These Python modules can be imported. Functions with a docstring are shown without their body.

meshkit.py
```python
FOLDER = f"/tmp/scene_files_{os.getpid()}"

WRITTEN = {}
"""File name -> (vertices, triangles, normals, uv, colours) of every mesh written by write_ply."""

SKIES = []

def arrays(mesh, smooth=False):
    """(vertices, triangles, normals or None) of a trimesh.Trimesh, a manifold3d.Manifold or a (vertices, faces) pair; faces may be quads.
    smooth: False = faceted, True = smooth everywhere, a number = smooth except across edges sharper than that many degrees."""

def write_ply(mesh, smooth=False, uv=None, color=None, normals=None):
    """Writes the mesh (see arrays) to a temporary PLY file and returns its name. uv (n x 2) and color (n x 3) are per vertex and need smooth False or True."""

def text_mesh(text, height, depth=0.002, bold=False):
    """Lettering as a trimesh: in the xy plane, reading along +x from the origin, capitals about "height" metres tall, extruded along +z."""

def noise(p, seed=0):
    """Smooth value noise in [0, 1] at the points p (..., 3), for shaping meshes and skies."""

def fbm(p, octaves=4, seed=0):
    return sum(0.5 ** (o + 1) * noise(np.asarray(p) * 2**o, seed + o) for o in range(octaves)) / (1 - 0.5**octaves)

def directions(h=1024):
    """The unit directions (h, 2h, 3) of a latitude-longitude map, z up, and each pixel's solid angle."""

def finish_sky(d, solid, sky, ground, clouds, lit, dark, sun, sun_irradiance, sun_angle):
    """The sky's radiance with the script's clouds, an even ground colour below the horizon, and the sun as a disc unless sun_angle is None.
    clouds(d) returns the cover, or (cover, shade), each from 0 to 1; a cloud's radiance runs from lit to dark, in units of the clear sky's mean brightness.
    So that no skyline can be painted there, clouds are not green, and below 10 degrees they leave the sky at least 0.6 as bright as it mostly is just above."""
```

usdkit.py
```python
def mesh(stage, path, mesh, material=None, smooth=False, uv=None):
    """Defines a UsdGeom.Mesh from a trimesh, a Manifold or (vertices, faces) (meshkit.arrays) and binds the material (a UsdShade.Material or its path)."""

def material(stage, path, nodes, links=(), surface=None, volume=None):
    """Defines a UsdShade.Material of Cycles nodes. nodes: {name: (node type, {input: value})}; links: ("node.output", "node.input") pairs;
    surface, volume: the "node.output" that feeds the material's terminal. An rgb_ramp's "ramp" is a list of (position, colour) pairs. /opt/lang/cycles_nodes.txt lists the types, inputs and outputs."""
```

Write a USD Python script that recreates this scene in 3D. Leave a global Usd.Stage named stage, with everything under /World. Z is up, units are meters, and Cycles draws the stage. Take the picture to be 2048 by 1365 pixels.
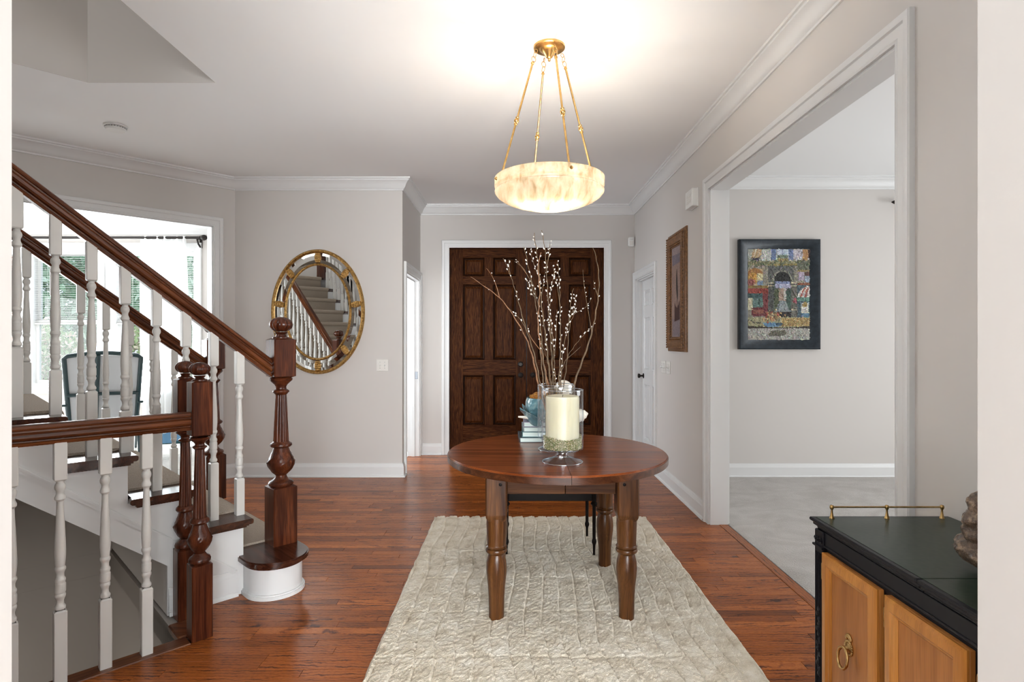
import math, random
import numpy as np, trimesh, usdkit, meshkit
from shapely.geometry import Polygon, box as sbox
from pxr import Usd, UsdGeom, UsdLux, UsdShade, Sdf, Gf, Vt

random.seed(7)
np.random.seed(7)
rng = np.random.default_rng(7)
PI = math.pi
stage = Usd.Stage.CreateInMemory()
UsdGeom.SetStageUpAxis(stage, 'Z')
UsdGeom.SetStageMetersPerUnit(stage, 1.0)
UsdGeom.Xform.Define(stage, '/World')
UsdGeom.Scope.Define(stage, '/World/Looks')

# ------------------------------------------------------------------ camera, sky, area lights, exposure
EYE = 1.345
cam = UsdGeom.Camera.Define(stage, '/World/camera')
cam.AddTranslateOp().Set((0, 0, EYE))
cam.AddRotateXOp().Set(90)
cam.CreateFocalLengthAttr(20.0)
cam.CreateHorizontalApertureAttr(36.0)
cam.CreateVerticalApertureAttr(24.0)
cam.CreateClippingRangeAttr((0.05, 500))
cam.CreateExposureAttr(3.2)

dome = UsdLux.DomeLight.Define(stage, '/World/sky')
dome.CreateIntensityAttr(1.0)
SKY_K = 0.22
skym = usdkit.material(stage, '/World/Looks/sky_air', {
    'tc': ('texture_coordinate', {}),
    'n': ('noise_texture', {'scale': 2.2, 'detail': 5.0, 'roughness': 0.55}),
    'r': ('rgb_ramp', {'ramp': [(0.42, (0.50, 0.68, 1.0)), (0.62, (1.0, 1.0, 1.0))]}),
    'b': ('background_shader', {'strength': SKY_K})},
    [('tc.generated', 'n.vector'), ('n.fac', 'r.fac'), ('r.color', 'b.color')], surface='b.background')
UsdShade.MaterialBindingAPI.Apply(dome.GetPrim()).Bind(skym)


def rect_light(name, loc, aim, w, h, power, col=(1, 1, 1)):
    """Window daylight or added fill: a rectangle at loc that shines towards aim."""
    L = UsdLux.RectLight.Define(stage, '/World/' + name)
    L.CreateWidthAttr(w); L.CreateHeightAttr(h)
    L.CreateIntensityAttr(power); L.CreateColorAttr(Gf.Vec3f(*col))
    z = -np.array(aim, float); z /= np.linalg.norm(z)
    up = np.array([0, 0, 1.0]) if abs(z[2]) < 0.9 else np.array([0, 1.0, 0])
    x = np.cross(up, z); x /= np.linalg.norm(x); y = np.cross(z, x)
    m = Gf.Matrix4d(*x, 0, *y, 0, *z, 0, *loc, 1)
    L.AddTransformOp().Set(m)
    return L


DAY = (0.93, 0.97, 1.0)
rect_light('family_window_light', (0.80, -4.9, 1.55), (0, 1, 0.45), 3.0, 2.3, 5.9, DAY)  # fill added behind the camera, tilted up to brighten the foyer ceiling
rect_light('family_side_light', (3.4, -2.2, 1.6), (-1, 0.2, 0.3), 3.0, 2.0, 0.2, DAY)  # weak fill added on the family room side; no window there
rect_light('dining_window_light', (5.7, 3.0, 1.5), (-1, 0, 0.15), 2.6, 1.9, 0.93, DAY)  # added fill shining through the dining opening; this wall has no window
rect_light('sunroom_window_light', (-5.5, 7.72, 1.68), (0.25, -1, 0.1), 2.4, 1.85, 1.8, DAY)
rect_light('sunroom_left_window_light', (-7.35, 7.72, 1.55), (0.75, -1, -0.15), 1.2, 1.6, 2.8, DAY)  # fill added at the out-of-view window, aimed into the foyer
rect_light('sunroom_side_light', (-8.9, 4.4, 1.4), (1, 0, -0.1), 2.6, 1.6, 0.7, DAY)  # added fill on the windowless left wall, to brighten the foyer
rect_light('landing_window_light', (-4.0, 0.75, 3.9), (0.85, 0.0, -0.6), 1.0, 1.0, 1.1, DAY)  # invented source upstairs, fills the foyer through the ceiling hole
rect_light('side_room_window_light', (-2.55, 6.35, 1.5), (1, 0, 0), 0.7, 1.5, 2.2, (0.86, 0.93, 1.0))
rect_light('upper_hall_light', (-3.2, 1.6, 5.42), (0, 0, -1), 0.8, 0.8, 0.5, (1, 0.94, 0.86))  # added fill standing in for an unseen upstairs lamp
rect_light('cellar_light', (-3.0, 1.9, -0.5), (0.3, 0.6, -1), 0.5, 0.5, 1.5, (1, 0.95, 0.88))


# ------------------------------------------------------------------ mesh helpers
class MB:
    """Collects shapes; build() makes them ONE mesh."""
    def __init__(s):
        s.V, s.F, s.C, s.n = [], [], [], 0

    def add(s, v, f, col=None):
        v = np.asarray(v, float); f = np.asarray(f, int)
        if f.shape[1] == 4:
            f = np.vstack([f[:, [0, 1, 2]], f[:, [0, 2, 3]]])
        s.V.append(v); s.F.append(f + s.n); s.n += len(v)
        s.C.append(np.tile(np.asarray(col if col is not None else (1, 1, 1), float), (len(v), 1)))
        return s

    def tri(s, m, col=None):
        return s.add(m.vertices, m.faces, col)

    def box(s, x0, x1, y0, y1, z0, z1, bev=0.0, col=None):
        if bev <= 0:
            v = [(x, y, z) for x in (x0, x1) for y in (y0, y1) for z in (z0, z1)]
            f = [(0, 1, 3, 2), (4, 6, 7, 5), (0, 4, 5, 1), (2, 3, 7, 6), (0, 2, 6, 4), (1, 5, 7, 3)]
            return s.add(v, f, col)
        c = np.array([(x0 + x1) / 2, (y0 + y1) / 2, (z0 + z1) / 2]); h = np.array([x1 - x0, y1 - y0, z1 - z0]) / 2
        b = min(bev, h.min() * 0.95)
        pts = []
        for sx in (-1, 1):
            for sy in (-1, 1):
                for sz in (-1, 1):
                    for k in range(3):
                        q = h - b; q[k] = h[k]
                        pts.append(c + q * (sx, sy, sz))
        return s.tri(trimesh.convex.convex_hull(np.array(pts)), col)

    def lathe(s, prof, n=24, c=(0, 0, 0), lobes=0, depth=0.0, cap=True, col=None, scale=(1, 1)):
        prof = np.asarray(prof, float); k = len(prof)
        th = np.arange(n) / n * 2 * PI
        m = 1 - depth * (1 - np.abs(np.cos(th * lobes / 2))**0.7) if lobes else np.ones(n)
        v = np.stack([np.outer(prof[:, 0], np.cos(th) * m) * scale[0] + c[0], np.outer(prof[:, 0], np.sin(th) * m) * scale[1] + c[1],
                      np.repeat(prof[:, 1:2], n, 1) + c[2]], -1).reshape(-1, 3)
        i, j = np.meshgrid(np.arange(k - 1), np.arange(n), indexing='ij')
        a, b = (i * n + j).ravel(), (i * n + (j + 1) % n).ravel()
        f = np.stack([a, b, b + n, a + n], 1)
        s.add(v, f, col)
        if cap:
            base = s.n - len(v)
            for row, flip in ((0, 1), (k - 1, 0)):
                if prof[row, 0] > 1e-6:
                    cv = np.array([[c[0], c[1], prof[row, 1] + c[2]]])
                    ring = base + row * n + np.arange(n); nx = np.roll(ring, -1)
                    s.V.append(cv); s.C.append(np.tile(np.asarray(col if col is not None else (1, 1, 1), float), (1, 1)))
                    t = np.stack([np.full(n, s.n), nx, ring] if flip else [np.full(n, s.n), ring, nx], 1)
                    s.F.append(t); s.n += 1
        return s

    def tube(s, pts, r, n=8, closed=False, col=None):
        P = np.asarray(pts, float); k = len(P)
        r = np.broadcast_to(np.asarray(r, float), (k,))
        T = np.gradient(P, axis=0) if not closed else np.roll(P, -1, 0) - np.roll(P, 1, 0)
        T /= np.maximum(np.linalg.norm(T, axis=1, keepdims=True), 1e-12)
        u = np.cross(T[0], (0, 0, 1.0))
        if np.linalg.norm(u) < 1e-3:
            u = np.cross(T[0], (1.0, 0, 0))
        U = []
        for t in T:
            u = u - t * (u @ t); u /= np.linalg.norm(u); U.append(u)
        U = np.array(U); W = np.cross(T, U)
        th = np.arange(n) / n * 2 * PI
        v = (P[:, None] + r[:, None, None] * (U[:, None] * np.cos(th)[None, :, None] + W[:, None] * np.sin(th)[None, :, None])).reshape(-1, 3)
        f = []
        for i in range(k if closed else k - 1):
            for j in range(n):
                a, b = i * n + j, i * n + (j + 1) % n
                c2, d = ((i + 1) % k) * n + (j + 1) % n, ((i + 1) % k) * n + j
                f.append((a, b, c2, d))
        s.add(v, f, col)
        if not closed:
            b0 = s.n - len(v)
            e = b0 + (k - 1) * n
            s.F.append(np.array([(b0, b0 + j + 1, b0 + j) for j in range(1, n - 1)] + [(e, e + j, e + j + 1) for j in range(1, n - 1)]))
        return s

    def poly(s, pg, z0, z1, col=None):
        for g in getattr(pg, 'geoms', [pg]):
            if g.area < 1e-7:
                continue
            m = trimesh.creation.extrude_polygon(g, z1 - z0, engine='earcut'); m.apply_translation((0, 0, z0)); s.tri(m, col)
        return s

    def ball(s, c, r, sub=2, sc=(1, 1, 1), col=None):
        m = trimesh.creation.icosphere(sub, 1.0)
        return s.add(m.vertices * np.asarray(sc) * r + np.asarray(c), m.faces, col)

    def arr(s):
        return np.vstack(s.V), np.vstack(s.F)

    def xf(s, fn):
        s.V = [fn(v) for v in s.V]; return s

    def rot(s, rz=0, ry=0, rx=0, t=(0, 0, 0)):
        R = trimesh.transformations.euler_matrix(rx, ry, rz)[:3, :3]
        return s.xf(lambda v: v @ R.T + np.asarray(t))


def sweep(path, prof, closed=False, side=1):
    """Mitred sweep in a plane: path 2-D points, prof (offset to the side, height). Returns (n*k) points (p, q, h) and faces."""
    P = np.asarray(path, float); n = len(P); prof = np.asarray(prof, float); k = len(prof)
    out = []
    for i in range(n):
        a = P[i] - P[i - 1] if (closed or i > 0) else P[1] - P[0]
        b = P[(i + 1) % n] - P[i] if (closed or i < n - 1) else a
        a = a / np.linalg.norm(a); b = b / np.linalg.norm(b)
        na, nb = np.array([-a[1], a[0]]) * side, np.array([-b[1], b[0]]) * side
        m = na + nb; m = m / (m @ m) * 2 if m @ m > 1e-9 else na
        for o, h in prof:
            out.append((*(P[i] + m * o), h))
    f = []
    for i in range(n if closed else n - 1):
        for j in range(k):
            a, b = i * k + j, i * k + (j + 1) % k
            c, d = ((i + 1) % n) * k + (j + 1) % k, ((i + 1) % n) * k + j
            f.append((a, b, c, d))
    v = np.array(out)
    f = np.array(f)
    if not closed:
        tri = trimesh.creation.triangulate_polygon(Polygon(prof), engine='earcut')
        tv, tf = tri
        if len(tv) == k:
            idx = [int(np.argmin(np.linalg.norm(prof - q, axis=1))) for q in tv]
            tf = np.array(idx)[tf]
            f3 = np.vstack([f[:, [0, 1, 2]], f[:, [0, 2, 3]], tf, tf[:, ::-1] + (n - 1) * k])
            return v, f3
    return v, f


USED = {}


def numbered(parent, name):
    k = (parent, name)
    i = USED.get(k, -1) + 1; USED[k] = i
    return name if i == 0 else f'{name}_{i:03d}'


def tag(p, label=None, cat=None, group=None, kind=None):
    p = p.GetPrim() if hasattr(p, 'GetPrim') else p
    for k, v in (('label', label), ('category', cat), ('group', group), ('kind', kind)):
        if v:
            p.SetCustomDataByKey(k, v)
    return p


def thing(name, loc=(0, 0, 0), rz=0.0, label=None, cat=None, group=None, kind=None):
    path = '/World/' + numbered('/World', name)
    x = UsdGeom.Xform.Define(stage, path)
    x.AddTranslateOp().Set(tuple(map(float, loc)))
    if rz:
        x.AddRotateZOp().Set(math.degrees(rz))
    tag(x, label, cat, group, kind)
    return x.GetPrim()


def part(name, mb, mat, parent=None, smooth=35, label=None, kind=None, cat=None, group=None, tint=False, grain=None):
    """One mesh of the scene. parent None = top level."""
    pp = parent.GetPath().pathString if parent is not None else '/World'
    path = pp + '/' + numbered(pp, name)
    geo = mb.arr() if isinstance(mb, MB) else mb
    if tint or grain is not None:
        smooth = bool(smooth is True)
    m = usdkit.mesh(stage, path, geo, mat, smooth=smooth)
    pv = UsdGeom.PrimvarsAPI(m)
    if tint:
        pv.CreatePrimvar('tint', Sdf.ValueTypeNames.Color3fArray, 'faceVarying').Set(Vt.Vec3fArray.FromNumpy(np.vstack(mb.C)[geo[1].ravel()].astype(np.float32)))
    if grain is not None:
        pv.CreatePrimvar('grain', Sdf.ValueTypeNames.Vector3fArray, 'vertex').Set(Vt.Vec3fArray.FromNumpy(np.asarray(grain[0], np.float32)))
        pv.CreatePrimvar('tone', Sdf.ValueTypeNames.FloatArray, 'vertex').Set(Vt.FloatArray.FromNumpy(np.asarray(grain[1], np.float32)))
    tag(m, label, cat, group, kind)
    return m.GetPrim()


def struct(name, mb, mat, parent=None, **k):
    return part(name, mb, mat, parent, kind=None if parent is not None else 'structure', **k)


# ------------------------------------------------------------------ materials
def mat(name, nodes, links=(), surface='p.BSDF'):
    return usdkit.material(stage, '/World/Looks/' + name, nodes, links, surface=surface)


def plain(name, col, rough=0.5, metal=0.0, spec=0.5, bump=None, coat=0.0, **more):
    nodes = {'p': ('principled_bsdf', {'base_color': col, 'roughness': rough, 'metallic': metal, 'specular_ior_level': spec, 'coat_weight': coat, **more})}
    links = []
    if bump:
        nodes['tc'] = ('texture_coordinate', {})
        nodes['n'] = ('noise_texture', {'scale': bump[0], 'detail': 3.0})
        nodes['b'] = ('bump', {'strength': bump[1], 'distance': bump[2]})
        links += [('tc.object', 'n.vector'), ('n.fac', 'b.height'), ('b.normal', 'p.normal')]
    return mat(name, nodes, links)


def mottled(name, stops, scale, rough=0.5, metal=0.0, detail=4.0, bump=None, stretch=(1, 1, 1), coat=0.0, spec=0.5, distortion=0.0, island=False):
    nodes = {'tc': ('texture_coordinate', {}), 'm': ('mapping', {'scale': stretch}),
             'n': ('noise_texture', {'scale': scale, 'detail': detail, 'roughness': 0.6, 'distortion': distortion}), 'r': ('rgb_ramp', {'ramp': stops}),
             'p': ('principled_bsdf', {'roughness': rough, 'metallic': metal, 'coat_weight': coat, 'specular_ior_level': spec})}
    links = [('tc.object', 'm.vector'), ('m.vector', 'n.vector'), ('r.color', 'p.base_color')]
    if island:
        nodes['g'] = ('geometry', {}); links.append(('g.random_per_island', 'r.fac'))
    else:
        links.append(('n.fac', 'r.fac'))
    if bump:
        nodes['n2'] = ('noise_texture', {'scale': bump[0], 'detail': 3.0})
        nodes['b'] = ('bump', {'strength': bump[1], 'distance': bump[2]})
        links += [('m.vector', 'n2.vector'), ('n2.fac', 'b.height'), ('b.normal', 'p.normal')]
    return mat(name, nodes, links)


def wood(name, dark, mid, light, axis='z', scale=14.0, rough=0.35, coat=0.0, pores=0.5, spec=0.5, along=0.07):
    st = {'x': (along, 1, 1), 'y': (1, along, 1), 'z': (1, 1, along)}[axis]
    sp = {'x': (0.02, 1, 1), 'y': (1, 0.02, 1), 'z': (1, 1, 0.02)}[axis]
    return mat(name, {
        'tc': ('texture_coordinate', {}), 'oi': ('object_info', {}),
        'sc': ('vector_math', {'math_type': 'scale', 'vector1': (3.1, 5.7, 2.3)}),
        'ad': ('vector_math', {'math_type': 'add'}),
        'm1': ('mapping', {'scale': st}), 'm2': ('mapping', {'scale': sp}),
        'n1': ('noise_texture', {'scale': scale, 'detail': 5.0, 'roughness': 0.55, 'distortion': 1.6}),
        'n2': ('noise_texture', {'scale': 420.0, 'detail': 2.0}),
        'r1': ('rgb_ramp', {'ramp': [(0.30, dark), (0.50, mid), (0.68, light)]}),
        'r2': ('rgb_ramp', {'ramp': [(0.36, (1 - pores,) * 3), (0.52, (1, 1, 1))]}),
        'mx': ('mix', {'mix_type': 'multiply', 'fac': 1.0}),
        'b': ('bump', {'strength': 0.12, 'distance': 0.002}),
        'p': ('principled_bsdf', {'roughness': rough, 'coat_weight': coat, 'coat_roughness': 0.12, 'specular_ior_level': spec})},
        [('oi.random', 'sc.scale'), ('tc.object', 'ad.vector1'), ('sc.vector', 'ad.vector2'), ('ad.vector', 'm1.vector'), ('ad.vector', 'm2.vector'),
         ('m1.vector', 'n1.vector'), ('m2.vector', 'n2.vector'), ('n1.fac', 'r1.fac'), ('n2.fac', 'r2.fac'), ('r1.color', 'mx.color1'), ('r2.color', 'mx.color2'),
         ('mx.color', 'p.base_color'), ('n2.fac', 'b.height'), ('b.normal', 'p.normal')])


M_WALL = plain('wall_paint', (0.595, 0.565, 0.538), 0.75, spec=0.25, bump=(260.0, 0.05, 0.002))
M_CEIL = plain('ceiling_paint', (0.83, 0.83, 0.83), 0.85, spec=0.2, bump=(200.0, 0.04, 0.002))
M_TRIM = plain('trim_paint', (0.69, 0.69, 0.685), 0.38, spec=0.45)
M_BALU = plain('baluster_paint', (0.60, 0.585, 0.555), 0.38, spec=0.45, bump=(90.0, 0.04, 0.002))
M_CELLAR = plain('shaded_wall_paint', (0.44, 0.405, 0.37), 0.8, spec=0.2)  # wall paint darkened: the dimness of the stairwell is put into the colour
M_PLATE = plain('switch_plastic', (0.72, 0.70, 0.66), 0.35)
M_WHITEP = plain('white_plastic', (0.76, 0.76, 0.74), 0.4)
M_GREYP = plain('grey_slot', (0.20, 0.20, 0.20), 0.5)
M_NEWEL = wood('newel_oak', (0.028, 0.0062, 0.0026), (0.070, 0.0165, 0.0062), (0.128, 0.034, 0.0115), 'z', 22.0, 0.26, 0.06, 0.45, spec=0.28)
M_RAIL = wood('handrail_oak', (0.040, 0.0100, 0.0034), (0.105, 0.028, 0.0085), (0.185, 0.056, 0.0165), 'x', 24.0, 0.27, 0.06, 0.45, spec=0.28)
M_TREAD = wood('tread_oak', (0.022, 0.006, 0.0028), (0.048, 0.0125, 0.0056), (0.080, 0.023, 0.009), 'y', 22.0, 0.2, 0.2, 0.4, spec=0.4)
M_NOSING = wood('nosing_oak', (0.06, 0.018, 0.007), (0.13, 0.042, 0.016), (0.20, 0.07, 0.025), 'x', 24.0, 0.3, 0.2, 0.4)
M_DOOR = wood('front_door_oak', (0.026, 0.0076, 0.0022), (0.064, 0.0200, 0.0056), (0.118, 0.0390, 0.0110), 'z', 55.0, 0.40, 0.0, 0.6, spec=0.04, along=0.10)
M_DOORH = wood('front_door_oak_rails', (0.026, 0.0076, 0.0022), (0.064, 0.0200, 0.0056), (0.118, 0.0390, 0.0110), 'x', 55.0, 0.40, 0.0, 0.6, spec=0.04, along=0.10)
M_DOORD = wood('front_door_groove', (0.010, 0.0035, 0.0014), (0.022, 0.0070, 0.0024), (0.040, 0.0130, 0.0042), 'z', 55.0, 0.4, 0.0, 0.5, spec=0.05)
M_TTOP = wood('table_top_cherry', (0.120, 0.026, 0.0065), (0.195, 0.046, 0.0110), (0.260, 0.070, 0.0170), 'x', 9.0, 0.22, 0.05, 0.2, spec=0.35)
M_TLEG = wood('table_leg_pine', (0.032, 0.0105, 0.0032), (0.072, 0.026, 0.0075), (0.128, 0.052, 0.0155), 'z', 16.0, 0.26, 0.0, 0.3, spec=0.25)
M_TAPR = wood('table_apron_pine', (0.030, 0.010, 0.0032), (0.068, 0.0245, 0.0075), (0.112, 0.045, 0.0145), 'x', 16.0, 0.4, 0.0, 0.3, spec=0.08)
M_TEDGE = wood('table_edge', (0.030, 0.0085, 0.0032), (0.066, 0.0205, 0.0072), (0.11, 0.037, 0.0125), 'x', 16.0, 0.25, 0.15, 0.3, spec=0.4)
M_CABD = wood('cabinet_door_maple', (0.26, 0.090, 0.0190), (0.38, 0.142, 0.0315), (0.48, 0.195, 0.047), 'z', 9.0, 0.35, 0.05, 0.15, spec=0.3)
M_CABM = wood('cabinet_door_moulding', (0.33, 0.122, 0.022), (0.47, 0.188, 0.037), (0.58, 0.255, 0.057), 'z', 9.0, 0.3, 0.08, 0.15, spec=0.35)
M_BLACK = plain('black_lacquer', (0.007, 0.007, 0.010), 0.38, spec=0.22)
M_DARKW = plain('dark_stool_wood', (0.008, 0.0055, 0.0045), 0.4, spec=0.06)
M_CABTOP = mottled('cabinet_leather_top', [(0.3, (0.016, 0.030, 0.020)), (0.7, (0.030, 0.042, 0.030))], 60.0, 0.30, spec=0.22, bump=(500.0, 0.05, 0.001))
M_BRASS = mottled('antique_brass', [(0.3, (0.34, 0.20, 0.07)), (0.7, (0.62, 0.42, 0.18))], 40.0, 0.34, metal=1.0)
M_LAMPB = mottled('lamp_brass', [(0.3, (0.58, 0.33, 0.10)), (0.7, (0.80, 0.52, 0.21))], 30.0, 0.30, metal=1.0)
M_GOLD = mottled('gilt', [(0.25, (0.13, 0.065, 0.020)), (0.5, (0.42, 0.245, 0.075)), (0.75, (0.62, 0.40, 0.145))], 55.0, 0.36, metal=0.85, bump=(180.0, 0.25, 0.003))
M_BRONZE = plain('oil_rubbed_bronze', (0.020, 0.016, 0.014), 0.38, metal=0.6)
M_STEEL = plain('strike_steel', (0.35, 0.38, 0.42), 0.3, metal=1.0)
M_MIRROR = plain('silvered_glass', (0.88, 0.89, 0.88), 0.0, metal=1.0)
M_RUNNER = mottled('stair_carpet', [(0.3, (0.33, 0.27, 0.215)), (0.7, (0.47, 0.40, 0.33))], 180.0, 0.95, spec=0.1, bump=(260.0, 0.9, 0.006))
M_CANDLE = mat('candle_wax', {'p': ('principled_bsdf', {'base_color': (0.56, 0.52, 0.37), 'roughness': 0.45, 'subsurface_weight': 0.35, 'subsurface_radius': (0.02, 0.016, 0.01), 'subsurface_scale': 1.0})})
M_PEBBLE = mat('pebbles', {'a': ('attribute', {'attribute': 'tint'}), 'p': ('principled_bsdf', {'roughness': 0.4})}, [('a.color', 'p.base_color')])
M_TWIG = mottled('willow_bark', [(0.3, (0.075, 0.045, 0.022)), (0.7, (0.20, 0.125, 0.060))], 30.0, 0.6)
M_TWIGR = mottled('willow_bark_red', [(0.3, (0.13, 0.055, 0.022)), (0.7, (0.34, 0.16, 0.070))], 30.0, 0.55)
M_CATKIN = mottled('willow_catkins', [(0.2, (0.55, 0.50, 0.44)), (0.6, (0.82, 0.80, 0.76))], 160.0, 0.9, spec=0.1)
M_GLAZE = mottled('blue_glaze', [(0.25, (0.10, 0.16, 0.18)), (0.5, (0.12, 0.27, 0.32)), (0.68, (0.28, 0.42, 0.44)), (0.85, (0.20, 0.15, 0.11))], 14.0, 0.16, coat=0.4, distortion=1.0)
M_MOSS = mottled('dried_moss', [(0.3, (0.16, 0.060, 0.010)), (0.50, (0.52, 0.20, 0.028)), (0.72, (0.62, 0.38, 0.07))], 45.0, 0.95, bump=(160.0, 1.0, 0.01))
M_SHELL = mottled('white_shell', [(0.3, (0.66, 0.60, 0.50)), (0.7, (0.84, 0.80, 0.72))], 16.0, 0.45, bump=(60.0, 0.2, 0.004))
M_PAPER = plain('book_pages', (0.62, 0.70, 0.66), 0.8)
M_COVD = plain('book_cover_slate', (0.045, 0.06, 0.075), 0.45)
M_COVL = plain('book_cover_lavender', (0.42, 0.38, 0.47), 0.5)
M_COVG = plain('book_cover_grey', (0.25, 0.30, 0.32), 0.5)
M_COVT = plain('book_cover_teal', (0.05, 0.16, 0.17), 0.5)
M_FRAMEB = mottled('blue_black_frame', [(0.3, (0.008, 0.012, 0.017)), (0.7, (0.020, 0.031, 0.042))], 20.0, 0.32, spec=0.35)
M_FRAMEG = mottled('carved_wood_frame', [(0.3, (0.075, 0.030, 0.010)), (0.7, (0.26, 0.12, 0.040))], 60.0, 0.45, bump=(120.0, 0.3, 0.004))
M_STONE = mottled('bronze_driftwood', [(0.25, (0.020, 0.014, 0.010)), (0.5, (0.10, 0.06, 0.035)), (0.68, (0.34, 0.24, 0.16)), (0.8, (0.55, 0.44, 0.34))], 45.0, 0.4, detail=6.0, bump=(90.0, 1.0, 0.01), coat=0.2)
M_CURTAIN = mat('white_curtain', {'d': ('diffuse_bsdf', {'color': (0.86, 0.86, 0.85)}), 't': ('translucent_bsdf', {'color': (0.80, 0.81, 0.82)}), 'x': ('mix_closure', {'fac': 0.45})},
                [('d.BSDF', 'x.closure1'), ('t.BSDF', 'x.closure2')], surface='x.closure')
M_BLIND = plain('blind_slat', (0.80, 0.80, 0.78), 0.5)
M_TILE = mottled('pale_tile', [(0.3, (0.62, 0.61, 0.58)), (0.7, (0.74, 0.73, 0.70))], 8.0, 0.2)
M_GROUT = plain('grout', (0.35, 0.34, 0.33), 0.9)
M_CHAIRF = plain('chair_frame', (0.008, 0.028, 0.032), 0.35)
M_CHAIRM = plain('chair_mesh', (0.46, 0.47, 0.48), 0.8, bump=(400.0, 0.5, 0.002))
M_CUSH = mottled('blue_cushion', [(0.35, (0.20, 0.42, 0.62)), (0.6, (0.55, 0.72, 0.86))], 9.0, 0.8)
M_BLUEP = plain('light_blue_plastic', (0.13, 0.30, 0.50), 0.35)
M_TEALP = plain('dark_teal', (0.010, 0.07, 0.09), 0.5)
M_BRICK = mottled('brick', [(0.3, (0.30, 0.16, 0.12)), (0.7, (0.48, 0.30, 0.24))], 20.0, 0.85)
M_MORTAR = plain('mortar', (0.5, 0.47, 0.43), 0.9)
M_GRASS = mottled('lawn', [(0.3, (0.10, 0.19, 0.05)), (0.7, (0.24, 0.34, 0.12))], 6.0, 0.9)
M_BARK = plain('shrub_bark', (0.10, 0.07, 0.05), 0.9)


M_LEAF = mat('leaves', {'a': ('attribute', {'attribute': 'tint'}), 'd': ('diffuse_bsdf', {}), 't': ('translucent_bsdf', {}), 'x': ('mix_closure', {'fac': 0.35})},
             [('a.color', 'd.color'), ('a.color', 't.color'), ('d.BSDF', 'x.closure1'), ('t.BSDF', 'x.closure2')], surface='x.closure')
LEAFP = [(0.0, (0.16, 0.28, 0.10)), (0.45, (0.40, 0.52, 0.26)), (0.7, (0.74, 0.56, 0.47)), (1.0, (0.92, 0.84, 0.78))]
LEAFG = [(0.0, (0.10, 0.22, 0.12)), (0.5, (0.28, 0.46, 0.28)), (1.0, (0.70, 0.80, 0.66))]
FERN = [(0.0, (0.25, 0.42, 0.06)), (1.0, (0.66, 0.80, 0.22))]
PEB = [(0.0, (0.05, 0.08, 0.012)), (0.25, (0.15, 0.19, 0.04)), (0.45, (0.17, 0.15, 0.06)), (0.68, (0.42, 0.35, 0.21)), (0.8, (0.28, 0.22, 0.14)), (1.0, (0.74, 0.68, 0.56))]


def ramp(stops, t):
    x = [s_[0] for s_ in stops]
    return np.stack([np.interp(t, x, [s_[1][k] for s_ in stops]) for k in range(3)], -1)


def thin_glass(name, stops, refl):
    return mat(name, {'t': ('transparent_bsdf', {}), 'g': ('glossy_bsdf', {'color': (1, 1, 1), 'roughness': 0.02}), 'l': ('layer_weight', {'blend': 0.5}),
                      'r': ('rgb_ramp', {'ramp': stops}), 'q': ('rgb_ramp', {'ramp': refl}), 'bw': ('rgb_to_bw', {}), 'x': ('mix_closure', {})},
               [('l.facing', 'r.fac'), ('l.facing', 'q.fac'), ('q.color', 'bw.color'), ('bw.val', 'x.fac'), ('r.color', 't.color'), ('t.BSDF', 'x.closure1'), ('g.BSDF', 'x.closure2')], surface='x.closure')


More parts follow.
